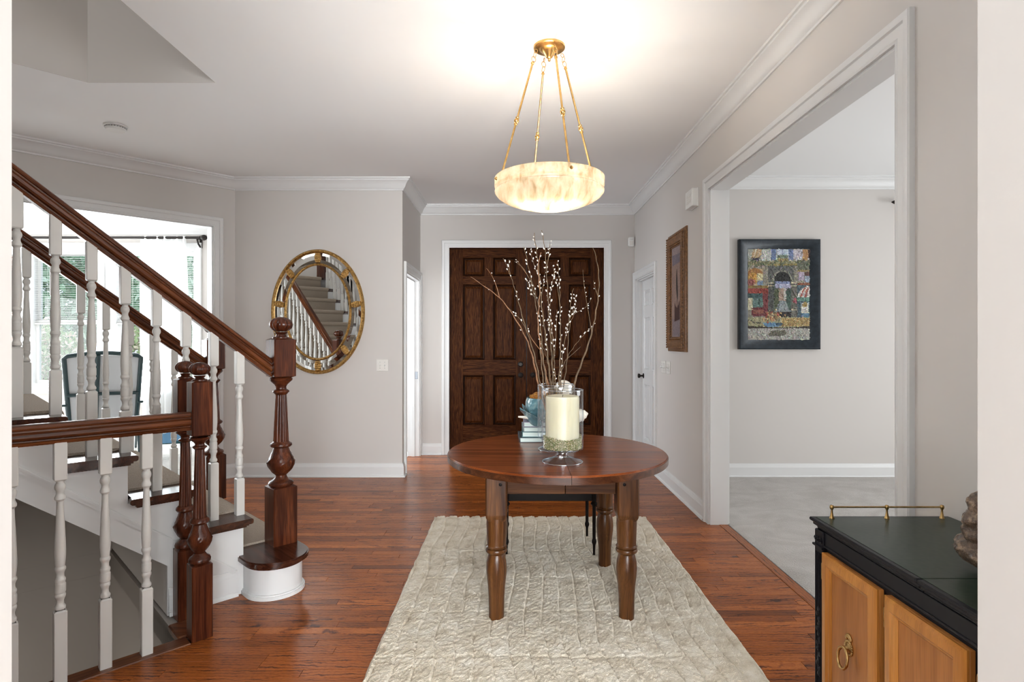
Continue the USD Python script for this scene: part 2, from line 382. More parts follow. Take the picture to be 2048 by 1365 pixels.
M_PANE = thin_glass('window_pane', [(0.0, (0.97, 0.98, 0.98)), (1.0, (0.92, 0.95, 0.95))], [(0.0, (0.03,) * 3), (0.6, (0.05,) * 3), (0.88, (0.25,) * 3), (1.0, (0.9,) * 3)])
M_GLASS = thin_glass('clear_glassware', [(0.0, (0.985, 0.99, 0.99)), (0.6, (0.95, 0.97, 0.985)), (0.85, (0.78, 0.86, 0.93)), (1.0, (0.50, 0.63, 0.78))], [(0.0, (0.05,) * 3), (0.5, (0.08,) * 3), (0.85, (0.34,) * 3), (1.0, (0.9,) * 3)])
M_GLASSRIM = thin_glass('glass_rim', [(0.0, (0.80, 0.88, 0.94)), (1.0, (0.62, 0.74, 0.86))], [(0.0, (0.32,) * 3), (1.0, (0.75,) * 3)])
M_TINT = mat('painted_canvas', {'a': ('attribute', {'attribute': 'tint'}), 'tc': ('texture_coordinate', {}), 'n': ('noise_texture', {'scale': 38.0, 'detail': 6.0, 'distortion': 2.5}),
                                'r': ('rgb_ramp', {'ramp': [(0.3, (0.55, 0.55, 0.57)), (0.7, (1.25, 1.22, 1.16))]}), 'm': ('mix', {'mix_type': 'multiply', 'fac': 1.0}),
                                'b': ('bump', {'strength': 0.3, 'distance': 0.003}), 'p': ('principled_bsdf', {'roughness': 0.55})},
             [('tc.object', 'n.vector'), ('n.fac', 'r.fac'), ('a.color', 'm.color1'), ('r.color', 'm.color2'), ('m.color', 'p.base_color'), ('n.fac', 'b.height'), ('b.normal', 'p.normal')])
M_ALAB = mat('alabaster', {'tc': ('texture_coordinate', {}), 'mp': ('mapping', {'rotation': (0, 0, 0.7), 'scale': (1, 0.10, 0.6)}), 'n': ('noise_texture', {'scale': 34.0, 'detail': 7.0, 'distortion': 0.4}),
                           'r': ('rgb_ramp', {'ramp': [(0.30, (0.40, 0.31, 0.205)), (0.48, (0.54, 0.47, 0.37)), (0.68, (0.63, 0.59, 0.52))]}),
                           'd': ('diffuse_bsdf', {}), 't': ('translucent_bsdf', {}), 'x': ('mix_closure', {'fac': 0.62}), 'g': ('glossy_bsdf', {'color': (1, 1, 1), 'roughness': 0.15}), 'y': ('mix_closure', {'fac': 0.04})},
             [('tc.object', 'mp.vector'), ('mp.vector', 'n.vector'), ('n.fac', 'r.fac'), ('r.color', 'd.color'), ('r.color', 't.color'), ('d.BSDF', 'x.closure1'), ('t.BSDF', 'x.closure2'),
              ('x.closure', 'y.closure1'), ('g.BSDF', 'y.closure2')], surface='y.closure')
M_FLOOR = mat('oak_floor', {
    'g': ('attribute', {'attribute': 'grain'}), 't': ('attribute', {'attribute': 'tone'}),
    'w': ('wave_texture', {'wave_type': 'rings', 'rings_direction': 'x', 'scale': 17.0, 'distortion': 5.0, 'detail': 4.0, 'detail_scale': 1.2, 'detail_roughness': 0.62}),
    'm1': ('mapping', {'scale': (0.22, 1, 1)}), 'n1': ('noise_texture', {'scale': 34.0, 'detail': 4.0}),
    'm2': ('mapping', {'scale': (0.07, 1, 1)}), 'n2': ('noise_texture', {'scale': 620.0, 'detail': 3.0}),
    'k': ('map_range', {'value': 1.0, 'from_min': 0.36, 'from_max': 0.62, 'to_min': 0.0, 'to_max': 0.62, 'clamp': True}), 'ad': ('math', {'math_type': 'add'}),
    'r1': ('rgb_ramp', {'ramp': [(0.0, (0.058, 0.0140, 0.0040)), (0.14, (0.125, 0.0310, 0.0075)), (0.36, (0.245, 0.0650, 0.0135)), (0.75, (0.330, 0.0940, 0.0190)), (1.0, (0.355, 0.1030, 0.0210))]}),
    'r2': ('rgb_ramp', {'ramp': [(0.33, (0.60, 0.56, 0.55)), (0.52, (1, 1, 1))]}),
    'r3': ('rgb_ramp', {'ramp': [(0.0, (0.50, 0.44, 0.42)), (0.5, (0.97, 0.95, 0.94)), (1.0, (1.42, 1.48, 1.55))]}),
    'a': ('mix', {'mix_type': 'multiply', 'fac': 1.0}), 'b': ('mix', {'mix_type': 'multiply', 'fac': 1.0}),
    'bp': ('bump', {'strength': 0.08, 'distance': 0.002}),
    'p': ('principled_bsdf', {'roughness': 0.26, 'specular_ior_level': 0.28})},
    [('g.vector', 'w.vector'), ('g.vector', 'm1.vector'), ('m1.vector', 'n1.vector'), ('n1.fac', 'k.value'), ('w.fac', 'ad.value1'), ('k.result', 'ad.value2'), ('ad.value', 'r1.fac'),
     ('g.vector', 'm2.vector'), ('m2.vector', 'n2.vector'), ('n2.fac', 'r2.fac'), ('t.fac', 'r3.fac'),
     ('r1.color', 'a.color1'), ('r2.color', 'a.color2'), ('a.color', 'b.color1'), ('r3.color', 'b.color2'), ('b.color', 'p.base_color'), ('n2.fac', 'bp.height'), ('bp.normal', 'p.normal')])
M_RUG = mottled('rug_pile', [(0.3, (0.60, 0.515, 0.395)), (0.50, (0.76, 0.68, 0.555)), (0.70, (0.86, 0.80, 0.695))], 13.0, 0.95, spec=0.05, detail=8.0, bump=(240.0, 0.7, 0.012))
M_CARPET = mottled('dining_carpet', [(0.36, (0.55, 0.52, 0.49)), (0.64, (0.64, 0.61, 0.58))], 3.2, 0.95, spec=0.05, stretch=(1, 1.3, 1), distortion=1.2, bump=(140.0, 1.0, 0.012))

# ------------------------------------------------------------------ the setting
H = 2.95                      # ceiling
XR, YB, XL, YM = 1.45, 6.737, -1.085, 5.635
R2 = math.sqrt(0.5)
ANG0 = np.array([-2.743, YM]); ANGD = np.array([-R2, -R2])
YN, YN0 = 0.92, 0.79          # the near wall


def W(a, b):
    """Stair frame to the room: a climbs, b crosses from the near rail to the far rail."""
    return np.array([-R2 * (a + b), R2 * (b - a)])


def wall(name, p0, p1, z0, z1, out, mat_=None, th=0.13, openings=()):
    """A wall from p0 to p1; out = +1 thickens to the left of p0->p1, -1 to the right. openings: (s0, s1, za, zb)."""
    p0, p1 = np.array(p0, float), np.array(p1, float)
    L = np.linalg.norm(p1 - p0); d = (p1 - p0) / L; n = np.array([-d[1], d[0]]) * out
    mb = MB()
    if openings:
        ss = sorted({0, L, *[o[0] for o in openings], *[o[1] for o in openings]})
        zz = sorted({z0, z1, *[o[2] for o in openings], *[o[3] for o in openings]})
    else:
        ss, zz = [0, L], [z0, z1]
    for a, b in zip(ss, ss[1:]):
        run = []
        for c, e in zip(zz, zz[1:]):
            m = ((a + b) / 2, (c + e) / 2)
            if any(o[0] < m[0] < o[1] and o[2] < m[1] < o[3] for o in openings):
                continue
            if run and abs(run[-1][1] - c) < 1e-9:
                run[-1][1] = e
            else:
                run.append([c, e])
        for c, e in run:
            mb.box(a, b, 0, th, c, e)
    mb.xf(lambda v: np.column_stack([p0[0] + d[0] * v[:, 0] + n[0] * v[:, 1], p0[1] + d[1] * v[:, 0] + n[1] * v[:, 1], v[:, 2]]))
    return struct(name, mb, mat_ or M_WALL, smooth=False)


FD0, FD1, FDZ = -0.742, 1.088, 2.449                    # front door opening
OP0, OP1, OPZ = 2.135, 4.17, 2.461                      # dining opening in the right wall
CL0, CL1, CLZ = 5.775, 6.63, 2.06                       # closet door in the right wall
LD0, LD1, LDZ = 5.80, 6.655, 2.06                       # doorway in the left return
AT0, AT1, ATZ = 0.2024, 2.55, 2.455                     # cased opening in the angled wall
HOLE = Polygon([(-1.845, 3.53), (-2.634, 3.53), tuple(W(2.55, 4.359)), tuple(W(2.55, 2.83)), (-3.08, YN), (-1.845, YN)])

wall('wall_back', (XL - 0.13, YB), (XR + 0.13, YB), 0, H, 1, openings=[(FD0 - XL + 0.13, FD1 - XL + 0.13, 0, FDZ)])
wall('wall_right', (XR, YN0), (XR, YB), 0, H, -1, openings=[(OP0 - YN0, OP1 - YN0, 0, OPZ), (CL0 - YN0, CL1 - YN0, 0, CLZ)])
wall('wall_left', (XL, YM + 0.13), (XL, YB), 0, H, 1, openings=[(LD0 - YM - 0.13, LD1 - YM - 0.13, 0, LDZ)])
wall('wall_alcove', (-2.80, YM), (XL, YM), 0, H, 1)
wall('wall_angled', ANG0, ANG0 + ANGD * 4.592, 0, H, -1, openings=[(AT0, AT1, 0, ATZ)])
wall('wall_near_right', (0.753, YN), (3.5, YN), 0, H, -1)
wall('wall_near_left', (-3.08, YN), (-0.809, YN), -2.7, H, -1)
wall('wall_stair_side', W(1.526, 2.83), W(2.55, 2.83), -2.7, 5.5, 1)
wall('wall_landing', W(2.55, 2.70), W(2.55, 5.924), -2.7, 5.5, 1)
# upper stairwell shaft, seen through the hole in the ceiling and in the mirror
wall('wall_upper_back', (-1.70, 3.53), (-2.634, 3.53), H + 0.001, 5.5, -1)
wall('wall_upper_angled', (-2.634, 3.53), W(2.55, 4.359), H + 0.001, 5.5, -1)
wall('wall_upper_right', (-1.845, YN), (-1.845, 3.53), H + 0.001, 5.5, -1)
wall('wall_upper_near', (-3.08, YN), (-1.715, YN), H + 0.001, 5.5, -1)
mb = MB(); mb.box(-6, -1, -0.5, 5, 5.5, 5.6); struct('ceiling_upper', mb, M_CEIL, smooth=False)

foyer = Polygon([(XR + 0.065, YN0 + 0.06), (XR + 0.065, YB + 0.06), (XL - 0.06, YB + 0.06), (XL - 0.06, YM + 0.06), (-2.76, YM + 0.06), tuple(ANG0 + ANGD * 4.6 + (-0.05, 0.05)), tuple(W(2.6, 2.76)), (-3.15, YN0 + 0.06)])
mb = MB(); mb.poly(foyer.difference(HOLE.buffer(0.004, join_style=2)), H, H + 0.12); struct('ceiling', mb, M_CEIL, smooth=False)
WELL = Polygon([tuple(W(-0.76, 2.872)), tuple(W(-0.76, 4.44)), tuple(W(2.55, 4.44)), tuple(W(2.55, 2.872))])

# oak floor: separate boards of 57 mm, laid across the view
flo = thing('floor', kind='structure')
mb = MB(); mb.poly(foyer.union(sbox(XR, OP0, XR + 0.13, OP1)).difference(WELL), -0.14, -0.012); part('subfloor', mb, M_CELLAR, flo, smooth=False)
area = Polygon([(XR - 0.003, YN0), (XR - 0.003, OP0), (XR + 0.065, OP0), (XR + 0.065, OP1), (XR - 0.003, OP1), (XR - 0.003, YB + 0.02), (XL + 0.003, YB + 0.02), (XL + 0.003, LD1 - 0.01), (XL - 0.13, LD1 - 0.01), (XL - 0.13, LD0 + 0.01),
                (XL + 0.003, LD0 + 0.01), (XL + 0.003, YM - 0.003), (-2.745, YM - 0.003), tuple(ANG0 + ANGD * 4.59 + (0.004, -0.004)), tuple(W(2.55, 4.46)), tuple(W(-0.86, 4.46)), tuple(W(-0.86, 2.80)), tuple(W(1.45, 2.80)), (-2.97, YN), (-0.8, YN), (-0.8, YN0), (0.74, YN0), (0.74, YN), (XR - 0.003, YN)])
PW, boards = 0.057, []
y = YN0
row = 0
while y < YB + 0.02:
    x = -6.2 - rng.uniform(0, 0.9)
    while x < XR + 0.07:
        L = rng.choice([0.55, 0.75, 0.95, 1.2, 1.5]) * rng.uniform(0.92, 1.08)
        q = sbox(x + 0.0006, y + 0.0005, x + L - 0.0006, y + PW - 0.0005).intersection(area)
        tone = float(np.clip(0.5 + rng.normal(0, 0.20), 0.02, 0.98))
        off = rng.choice([rng.uniform(-0.022, 0.022), rng.uniform(0.05, 0.16) * rng.choice([-1, 1])], p=[0.5, 0.5])
        dep, slope = rng.uniform(-0.025, 0.025), rng.uniform(0.04, 0.10) * rng.choice([-1, 1])
        for g in getattr(q, 'geoms', [q]):
            if g.area > 2e-4 and g.geom_type == 'Polygon':
                boards.append((g, (x + L / 2, y + PW / 2), tone, off, dep, slope, rng.uniform(0, 50)))
        x += L
    y += PW; row += 1


def board_mesh(g, z0=-0.012, z1=0.0, ch=0.0009):
    c = np.array(g.exterior.coords)[:-1]
    if not g.exterior.is_ccw:
        c = c[::-1]
    inn = g.buffer(-ch, join_style=2)
    ci = np.array(inn.exterior.coords)[:-1] if inn.geom_type == 'Polygon' and not inn.is_empty else c
    if len(ci) == len(c):
        if not inn.exterior.is_ccw:
            ci = ci[::-1]
        k = int(np.argmin(np.linalg.norm(ci - c[0], axis=1))); ci = np.roll(ci, -k, 0)
    else:
        ci = c
    n = len(c)
    v = np.vstack([np.column_stack([c, np.full(n, z0)]), np.column_stack([c, np.full(n, z1 - ch)]), np.column_stack([ci, np.full(n, z1)])])
    f = []
    for i in range(n):
        j = (i + 1) % n
        f += [(i, j, n + j), (i, n + j, n + i), (n + i, n + j, 2 * n + j), (n + i, 2 * n + j, 2 * n + i)]
    if n == 4:
        f += [(2 * n, 2 * n + 1, 2 * n + 2), (2 * n, 2 * n + 2, 2 * n + 3)]
    else:
        tv, tf = trimesh.creation.triangulate_polygon(Polygon(ci), engine='earcut')
        idx = np.array([int(np.argmin(np.linalg.norm(ci - q, axis=1))) for q in tv]) + 2 * n
        f += [tuple(idx[t]) for t in tf]
    return v, np.array(f)


def grain_of(v, ctr, off, dep, slope, ox, yaxis=False):
    x, y_ = (v[:, 1] - ctr[1], v[:, 0] - ctr[0]) if yaxis else (v[:, 0] - ctr[0], v[:, 1] - ctr[1])
    return np.column_stack([x + ox, y_ + off, dep + slope * x])


def board_px(b):
    X, Y = b[1]
    vis = Y > 1.9 and abs(X) < 0.92 * Y + 0.6 and not (-0.5 < X < 0.95 and 1.9 < Y < 4.25)
    return b[0].area / max(Y, 0.8)**3 * (1.0 if vis else 1e-4)


boards.sort(key=board_px, reverse=True)
for g, ctr, tone, off, dep, slope, ox in boards[:298]:
    v, f = board_mesh(g)
    part('plank', (v, f), M_FLOOR, flo, smooth=False, grain=(grain_of(v, ctr, off, dep, slope, ox), np.full(len(v), tone)))
vs, fs, gs, ts, n0 = [], [], [], [], 0
for g, ctr, tone, off, dep, slope, ox in boards[298:]:
    v, f = board_mesh(g)
    vs.append(v); fs.append(f + n0); gs.append(grain_of(v, ctr, off, dep, slope, ox)); ts.append(np.full(len(v), tone)); n0 += len(v)
part('plank_field', (np.vstack(vs), np.vstack(fs)), M_FLOOR, flo, smooth=False, kind='stuff', grain=(np.vstack(gs), np.concatenate(ts)))
# border board along the dining opening
v, f = board_mesh(sbox(XR + 0.066, OP0, XR + 0.128, OP1), -0.012, 0.002)
part('border_board', (v, f), M_FLOOR, flo, smooth=False, grain=(grain_of(v, (XR + 0.09, 3.1), 0.09, 0.01, 0.03, 3.0, True), np.full(len(v), 0.45)))

# family room behind the camera
mb = MB(); mb.box(-2.9, 3.5, -5.0, YN0, -0.14, 0); struct('floor_family_room', mb, M_CARPET, smooth=False)  # unseen floor; pale carpet added to bounce light towards the foyer
mb = MB(); mb.box(-2.95, 3.55, -5.1, YN0 + 0.06, H, H + 0.12); struct('ceiling_family_room', mb, M_CEIL, smooth=False)
wall('wall_family_back', (-2.95, -5.0), (3.55, -5.0), 0, H, -1)
wall('wall_family_left', (-2.9, -5.0), (-2.9, YN), 0, H, 1)
wall('wall_family_right', (3.5, -5.0), (3.5, YN0), 0, H, -1)

# dining room
mb = MB()
nx, ny = 90, 90
gx, gy = np.meshgrid(np.linspace(XR + 0.13, 5.8, nx), np.linspace(YN, 5.6, ny), indexing='ij')
gz = 0.010 + 0.006 * meshkit.fbm(np.stack([gx * 9, gy * 9, gx * 0], -1), 3)
gz[0] = 0.004
v = np.stack([gx, gy, gz], -1).reshape(-1, 3)
i, j = np.meshgrid(np.arange(nx - 1), np.arange(ny - 1), indexing='ij'); a = (i * ny + j).ravel()
mb.add(v, np.stack([a, a + ny, a + ny + 1, a + 1], 1)); mb.box(XR + 0.13, 5.8, YN, 5.6, -0.14, 0)
struct('floor_dining_room', mb, M_CARPET, smooth=True)
mb = MB(); mb.box(XR + 0.065, 5.9, YN0, 5.7, H, H + 0.12); struct('ceiling_dining_room', mb, M_CEIL, smooth=False)
wall('wall_dining_front', (XR + 0.07, 5.595), (5.9, 5.595), 0, H, 1)
wall('wall_dining_right', (5.8, YN0), (5.8, 5.7), 0, H, -1)
wall('wall_dining_near', (3.4, YN), (5.9, YN), 0, H, -1)
# side room behind the left doorway, and the closet
mb = MB(); mb.box(-2.75, XL - 0.131, YM + 0.13, 6.9, -0.14, -0.001); struct('floor_side_room', mb, M_TILE, smooth=False)
mb = MB(); mb.box(-2.75, XL - 0.06, YM + 0.06, 6.95, H, H + 0.12); struct('ceiling_side_room', mb, M_CEIL, smooth=False)
wall('wall_side_room', (-2.60, 5.7), (-2.60, 6.95), 0, H, 1, th=0.04)
wall('wall_side_room_back', (-2.7, 6.9), (XL - 0.1, 6.9), 0, H, 1)

# sunroom
WY = 7.8
UN = [(-7.92, -6.72), (-6.60, -5.66), (-5.47, -4.34)]
SILL, HEAD = 0.735, 2.60
tiles = thing('floor_sunroom', kind='structure')
mb = MB(); mb.poly(Polygon([(-9, 2.3), (-6.05, 2.42), tuple(ANG0 + (-0.06, 0.06)), (-2.70, WY), (-9, WY)]), -0.14, -0.006); part('tile_bed', mb, M_GROUT, tiles, smooth=False)
fp = Polygon([(-9, 2.4), (-6.12, 2.4), tuple(ANG0 + (-0.10, 0.06)), (-2.75, WY), (-9, WY)])
for ix in range(14):
    for iy in range(12):
        q = sbox(-9 + ix * 0.46 + 0.003, 2.4 + iy * 0.46 + 0.003, -9 + (ix + 1) * 0.46 - 0.003, 2.4 + (iy + 1) * 0.46 - 0.003).intersection(fp)
        if q.geom_type == 'Polygon' and q.area > 0.002:
            part('tile', board_mesh(q, -0.006, 0.001), M_TILE, tiles, smooth=False)
mb = MB(); mb.poly(Polygon([(-9.1, 2.2), (-6.0, 2.38), tuple(ANG0 + (-0.05, 0.05)), (-2.64, WY + 0.1), (-9.1, WY + 0.1)]), H, H + 0.12); struct('ceiling_sunroom', mb, M_CEIL, smooth=False)
wall('wall_sunroom_window', (-9.1, WY), (-2.6, WY), 0, H, 1, th=0.18, openings=[(u0 + 9.1, u1 + 9.1, SILL, HEAD) for u0, u1 in UN])
wall('wall_sunroom_left', (-9.0, 2.3), (-9.0, WY), 0, H, 1)
wall('wall_sunroom_right', (-2.77, YM + 0.08), (-2.77, WY), 0, H, -1)
wall('wall_sunroom_near', (-9.1, 2.386), (-5.95, 2.386), 0, H, -1)

# cellar stairwell under the guard
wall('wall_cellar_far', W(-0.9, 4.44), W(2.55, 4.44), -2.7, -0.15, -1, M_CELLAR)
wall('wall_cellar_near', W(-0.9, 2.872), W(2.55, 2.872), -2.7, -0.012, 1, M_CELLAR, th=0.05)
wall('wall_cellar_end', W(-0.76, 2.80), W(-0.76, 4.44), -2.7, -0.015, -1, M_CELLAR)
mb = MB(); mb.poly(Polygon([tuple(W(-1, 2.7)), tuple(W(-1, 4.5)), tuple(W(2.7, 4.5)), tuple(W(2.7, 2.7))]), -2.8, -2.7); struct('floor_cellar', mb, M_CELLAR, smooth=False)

# crown mouldings, baseboards
CROWN = [(0, 0), (0, -0.114), (0.011, -0.114), (0.013, -0.102), (0.022, -0.097), (0.034, -0.082), (0.044, -0.060), (0.058, -0.040), (0.076, -0.027), (0.078, -0.016), (0.090, -0.014), (0.092, 0)]
BASE = [(0, 0), (0.030, 0), (0.029, 0.010), (0.024, 0.018), (0.017, 0.021), (0.017, 0.098), (0.014, 0.104), (0.013, 0.112), (0.008, 0.122), (0.006, 0.132), (0, 0.135)]
CASE = [(0, 0), (0, 0.014), (0.010, 0.017), (0.014, 0.013), (0.052, 0.016), (0.058, 0.024), (0.072, 0.027), (0.084, 0.026), (0.088, 0.020), (0.088, 0)]


def run(name, path, prof, z, side=1, mat_=M_TRIM):
    v, f = sweep(path, prof, side=side)
    v = v + (0, 0, z)
    return struct(name, (v, f), mat_, smooth=25)


run('trim_crown', [(XR, YN), (XR, YB), (XL, YB), (XL, YM), tuple(ANG0), tuple(ANG0 + ANGD * 4.59)], CROWN, H)
run('trim_crown_dining', [(5.8, 5.595), (XR + 0.13, 5.595)], CROWN, H)
run('trim_crown_sunroom', [(-2.77, WY), (-9.0, WY)], [(0, 0), (0, -0.15), (0.02, -0.15), (0.03, -0.10), (0.09, -0.03), (0.10, 0)], H)
run('baseboard_right', [(XR, OP1 + 0.085), (XR, CL0 - 0.085)], BASE, 0)
run('baseboard_back_left', [(FD0 - 0.088, YB), (XL, YB)], BASE, 0)
run('baseboard_back_right', [(XR, YB), (FD1 + 0.088, YB)], BASE, 0)
run('baseboard_left', [(XL, LD0 - 0.086), (XL, YM), tuple(ANG0), tuple(ANG0 + ANGD * 0.115)], BASE, 0)
run('baseboard_dining', [(5.8, 5.595), (XR + 0.13, 5.595)], BASE, 0.006)
run('baseboard_near_right', [(XR, YN), (XR, OP0 - 0.085)], BASE, 0)
run('baseboard_sunroom', [(-2.77, WY), (-9.0, WY)], BASE, 0.001)


def casing(name, o, sdir, n, s0, s1, zt):
    """Three-sided door casing on a wall plane: o origin, sdir along the wall, n out of the wall."""
    v, f = sweep([(s0, 0.0), (s0, zt), (s1, zt), (s1, 0.0)], CASE, side=1)
    o, sdir, n = (np.array([*q, 0.0]) for q in (o, sdir, n))
    w = o + np.outer(v[:, 0], sdir) + np.outer(v[:, 2], n) + np.outer(v[:, 1], (0, 0, 1))
    return struct(name, (w, f), M_TRIM, smooth=25)


casing('trim_front_door', (0, YB), (1, 0), (0, -1), FD0, FD1, FDZ)
casing('trim_dining_opening', (XR, 0), (0, 1), (-1, 0), OP0, OP1, OPZ)
casing('trim_dining_opening_inner', (XR + 0.13, 0), (0, 1), (1, 0), OP0, OP1, OPZ)
casing('trim_closet', (XR, 0), (0, 1), (-1, 0), CL0, CL1, CLZ)
casing('trim_left_doorway', (XL, 0), (0, 1), (1, 0), LD0, LD1, LDZ)
casing('trim_angled_opening', tuple(ANG0), tuple(ANGD), (R2, -R2), AT0, AT1, ATZ)


def jamb(name, o, sdir, n, s0, s1, zt, depth=0.13, t=0.012, stop=None):
    """White boards lining a cased opening, with an optional door stop."""
    mb = MB()
    mb.box(s0, s0 + t, 0, depth, 0, zt); mb.box(s1 - t, s1, 0, depth, 0, zt); mb.box(s0, s1, 0, depth, zt - t, zt)
    if stop:
        mb.box(s0 + t, s0 + t + 0.012, stop, stop + 0.035, 0, zt - t); mb.box(s1 - t - 0.012, s1 - t, stop, stop + 0.035, 0, zt - t); mb.box(s0, s1, stop, stop + 0.035, zt - t - 0.012, zt - t)
    o, sdir, n = np.array(o, float), np.array(sdir, float), np.array(n, float)
    mb.xf(lambda v: np.column_stack([o[0] + sdir[0] * v[:, 0] + n[0] * v[:, 1], o[1] + sdir[1] * v[:, 0] + n[1] * v[:, 1], v[:, 2]]))
    return mb


struct('trim_dining_jamb', jamb('', (XR, 0), (0, 1), (1, 0), OP0, OP1, OPZ), M_TRIM, smooth=False)
struct('trim_angled_jamb', jamb('', ANG0, ANGD, (-R2, R2), AT0, AT1, ATZ), M_TRIM, smooth=False)

# door_1: the double front door; door_2: closet; door_3: the open doorway at the left
d1 = thing('door', (0, 0, 0), kind='structure', label='dark oak double front door with raised panels and black knobs')
part('jamb', jamb('', (0, YB), (1, 0), (0, 1), FD0, FD1, FDZ, 0.13, 0.004), M_DOOR, d1, smooth=False)
leafw = (FD1 - FD0) / 2


def raised_panel(w, h, flip=1):
    """Raised panel centred at the origin in x-z, face towards -y."""
    mb = MB()
    a, b = w / 2, h / 2
    rings = [(0, -0.003), (0.006, -0.006), (0.014, 0.000), (0.018, 0.014), (0.024, 0.015), (0.050, 0.002)]
    fr = MB()
    def band(mb_, rr, cap):
        V = []
        for ins, dep in rr:
            V += [(-a + ins, dep, -b + ins), (a - ins, dep, -b + ins), (a - ins, dep, b - ins), (-a + ins, dep, b - ins)]
        F = [(k * 4 + i, k * 4 + (i + 1) % 4, k * 4 + 4 + (i + 1) % 4, k * 4 + 4 + i) for k in range(len(rr) - 1) for i in range(4)]
        if cap:
            k = (len(rr) - 1) * 4
            F.append((k, k + 1, k + 2, k + 3))
        mb_.add(V, F)
    band(fr, rings[:5], False); band(mb, rings[4:], True)
    fr.box(-a - 0.004, a + 0.004, 0.0155, 0.03, -b - 0.004, b + 0.004)
    return mb, fr


def panel_door(parent, x0, wid, z1, yface, cols, rows, mst, mrl, mpan, xf=None, mmou=None):
    """One leaf: stiles and rails around raised panels. cols, rows: panel spans."""
    xf = xf or (lambda mb: mb)
    zb = 0.008
    leaf = MB()
    xs = [0, cols[0][0], cols[0][1], cols[1][0], cols[1][1], wid]
    for a, b in ((0, 1), (4, 5)):
        leaf.box(x0 + xs[a], x0 + xs[b], yface, yface + 0.045, zb, z1, 0.001)
    lf = part('door_leaf', xf(leaf), mst, parent, smooth=False)
    zs = [zb] + [q for r in rows for q in r] + [z1]
    rail = MB()
    for a in range(0, len(zs), 2):
        rail.box(x0 + xs[1], x0 + xs[4], yface + 0.0008, yface + 0.044, zs[a], zs[a + 1], 0.001)
    part('rail', xf(rail), mrl, lf, smooth=False)
    mull = MB()
    for r in rows:
        mull.box(x0 + xs[2], x0 + xs[3], yface + 0.0005, yface + 0.044, r[0], r[1], 0.001)
    part('mullion', xf(mull), mst, lf, smooth=False)
    for c in cols:
        for r in rows:
            t3 = (x0 + (c[0] + c[1]) / 2, yface + 0.004, (r[0] + r[1]) / 2)
            p, fr = raised_panel(c[1] - c[0], r[1] - r[0])
            part('door_panel', xf(p.rot(t=t3)), mpan, lf, smooth=False)
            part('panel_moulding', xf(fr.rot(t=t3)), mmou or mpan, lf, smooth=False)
    return lf


ROWS = [(0.345, 0.940), (1.122, 2.018), (2.116, 2.338)]
YD = YB + 0.028
for k in (0, 1):
    x0 = FD0 + 0.006 + k * leafw
    w = leafw - 0.009
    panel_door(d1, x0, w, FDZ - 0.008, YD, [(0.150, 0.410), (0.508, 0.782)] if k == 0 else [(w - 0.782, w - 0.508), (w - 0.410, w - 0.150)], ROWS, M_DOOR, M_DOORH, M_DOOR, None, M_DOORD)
    xk = x0 + (0.838 if k == 0 else w - 0.838)
    kn = MB().lathe([(0.032, 0), (0.032, 0.006), (0.012, 0.012), (0.011, 0.030), (0.024, 0.040), (0.030, 0.052), (0.027, 0.064), (0.012, 0.070), (0, 0.071)], 20).rot(rx=PI / 2, t=(xk, YD, 0.940))
    part('door_knob', kn, M_BRONZE, d1, label='black round door knob')
    if k == 0:
        kn = MB().lathe([(0.033, 0), (0.033, 0.008), (0.022, 0.014), (0.020, 0.022), (0, 0.023)], 20).box(-0.006, 0.006, -0.018, 0.018, 0.02, 0.034, 0.002).rot(rx=PI / 2, t=(xk, YD, 1.068))
        part('deadbolt', kn, M_BRONZE, d1, label='black deadbolt above the knob')
    for zc in (0.30, 0.92, 1.56, 2.19):
        hx = x0 - 0.004 if k == 0 else x0 + w + 0.004
        part('hinge', MB().lathe([(0.008, -0.055), (0.008, 0.055)], 10).ball((0, 0, 0.058), 0.008, 1).ball((0, 0, -0.058), 0.008, 1).rot(t=(hx, YD - 0.008, zc)), M_BRONZE, d1)
mb = MB().box(FD0, FD1, YB + 0.0, YB + 0.13, 0, 0.006, 0.002); part('threshold', mb, M_BRONZE, d1, smooth=False)
mb = MB().box(FD0, FD1, YB + 0.085, YB + 0.125, 0, FDZ); part('weather_panel', mb, M_BLACK, d1, smooth=False)

d2 = thing('door', (0, 0, 0), kind='structure', label='white six-panel closet door with dark knob on the right wall')
part('jamb', jamb('', (XR, 0), (0, 1), (1, 0), CL0, CL1, CLZ, 0.13, 0.014, 0.028), M_TRIM, d2, smooth=False)


def to_closet(mb):
    return mb.xf(lambda v: np.column_stack([XR + 0.064 + v[:, 1], v[:, 0], v[:, 2]]))


lw = CL1 - CL0 - 0.034
panel_door(d2, CL0 + 0.017, lw, CLZ - 0.018, 0.0, [(0.10, lw / 2 - 0.045), (lw / 2 + 0.045, lw - 0.10)], [(0.22, 0.86), (1.02, 1.62), (1.74, 1.93)], M_TRIM, M_TRIM, M_TRIM, to_closet)
kn = MB().lathe([(0.030, 0), (0.030, 0.005), (0.011, 0.012), (0.010, 0.034), (0.022, 0.042), (0.027, 0.054), (0.022, 0.064), (0, 0.068)], 20).rot(ry=-PI / 2, t=(XR + 0.064, CL1 - 0.085, 0.945))
part('door_knob', kn, M_BRONZE, d2, label='dark bronze door knob')
mb = MB().box(XR + 0.118, XR + 0.13, CL0 - 0.05, CL1 + 0.05, 0, CLZ + 0.05); part('backing_panel', mb, M_TRIM, d2, smooth=False)

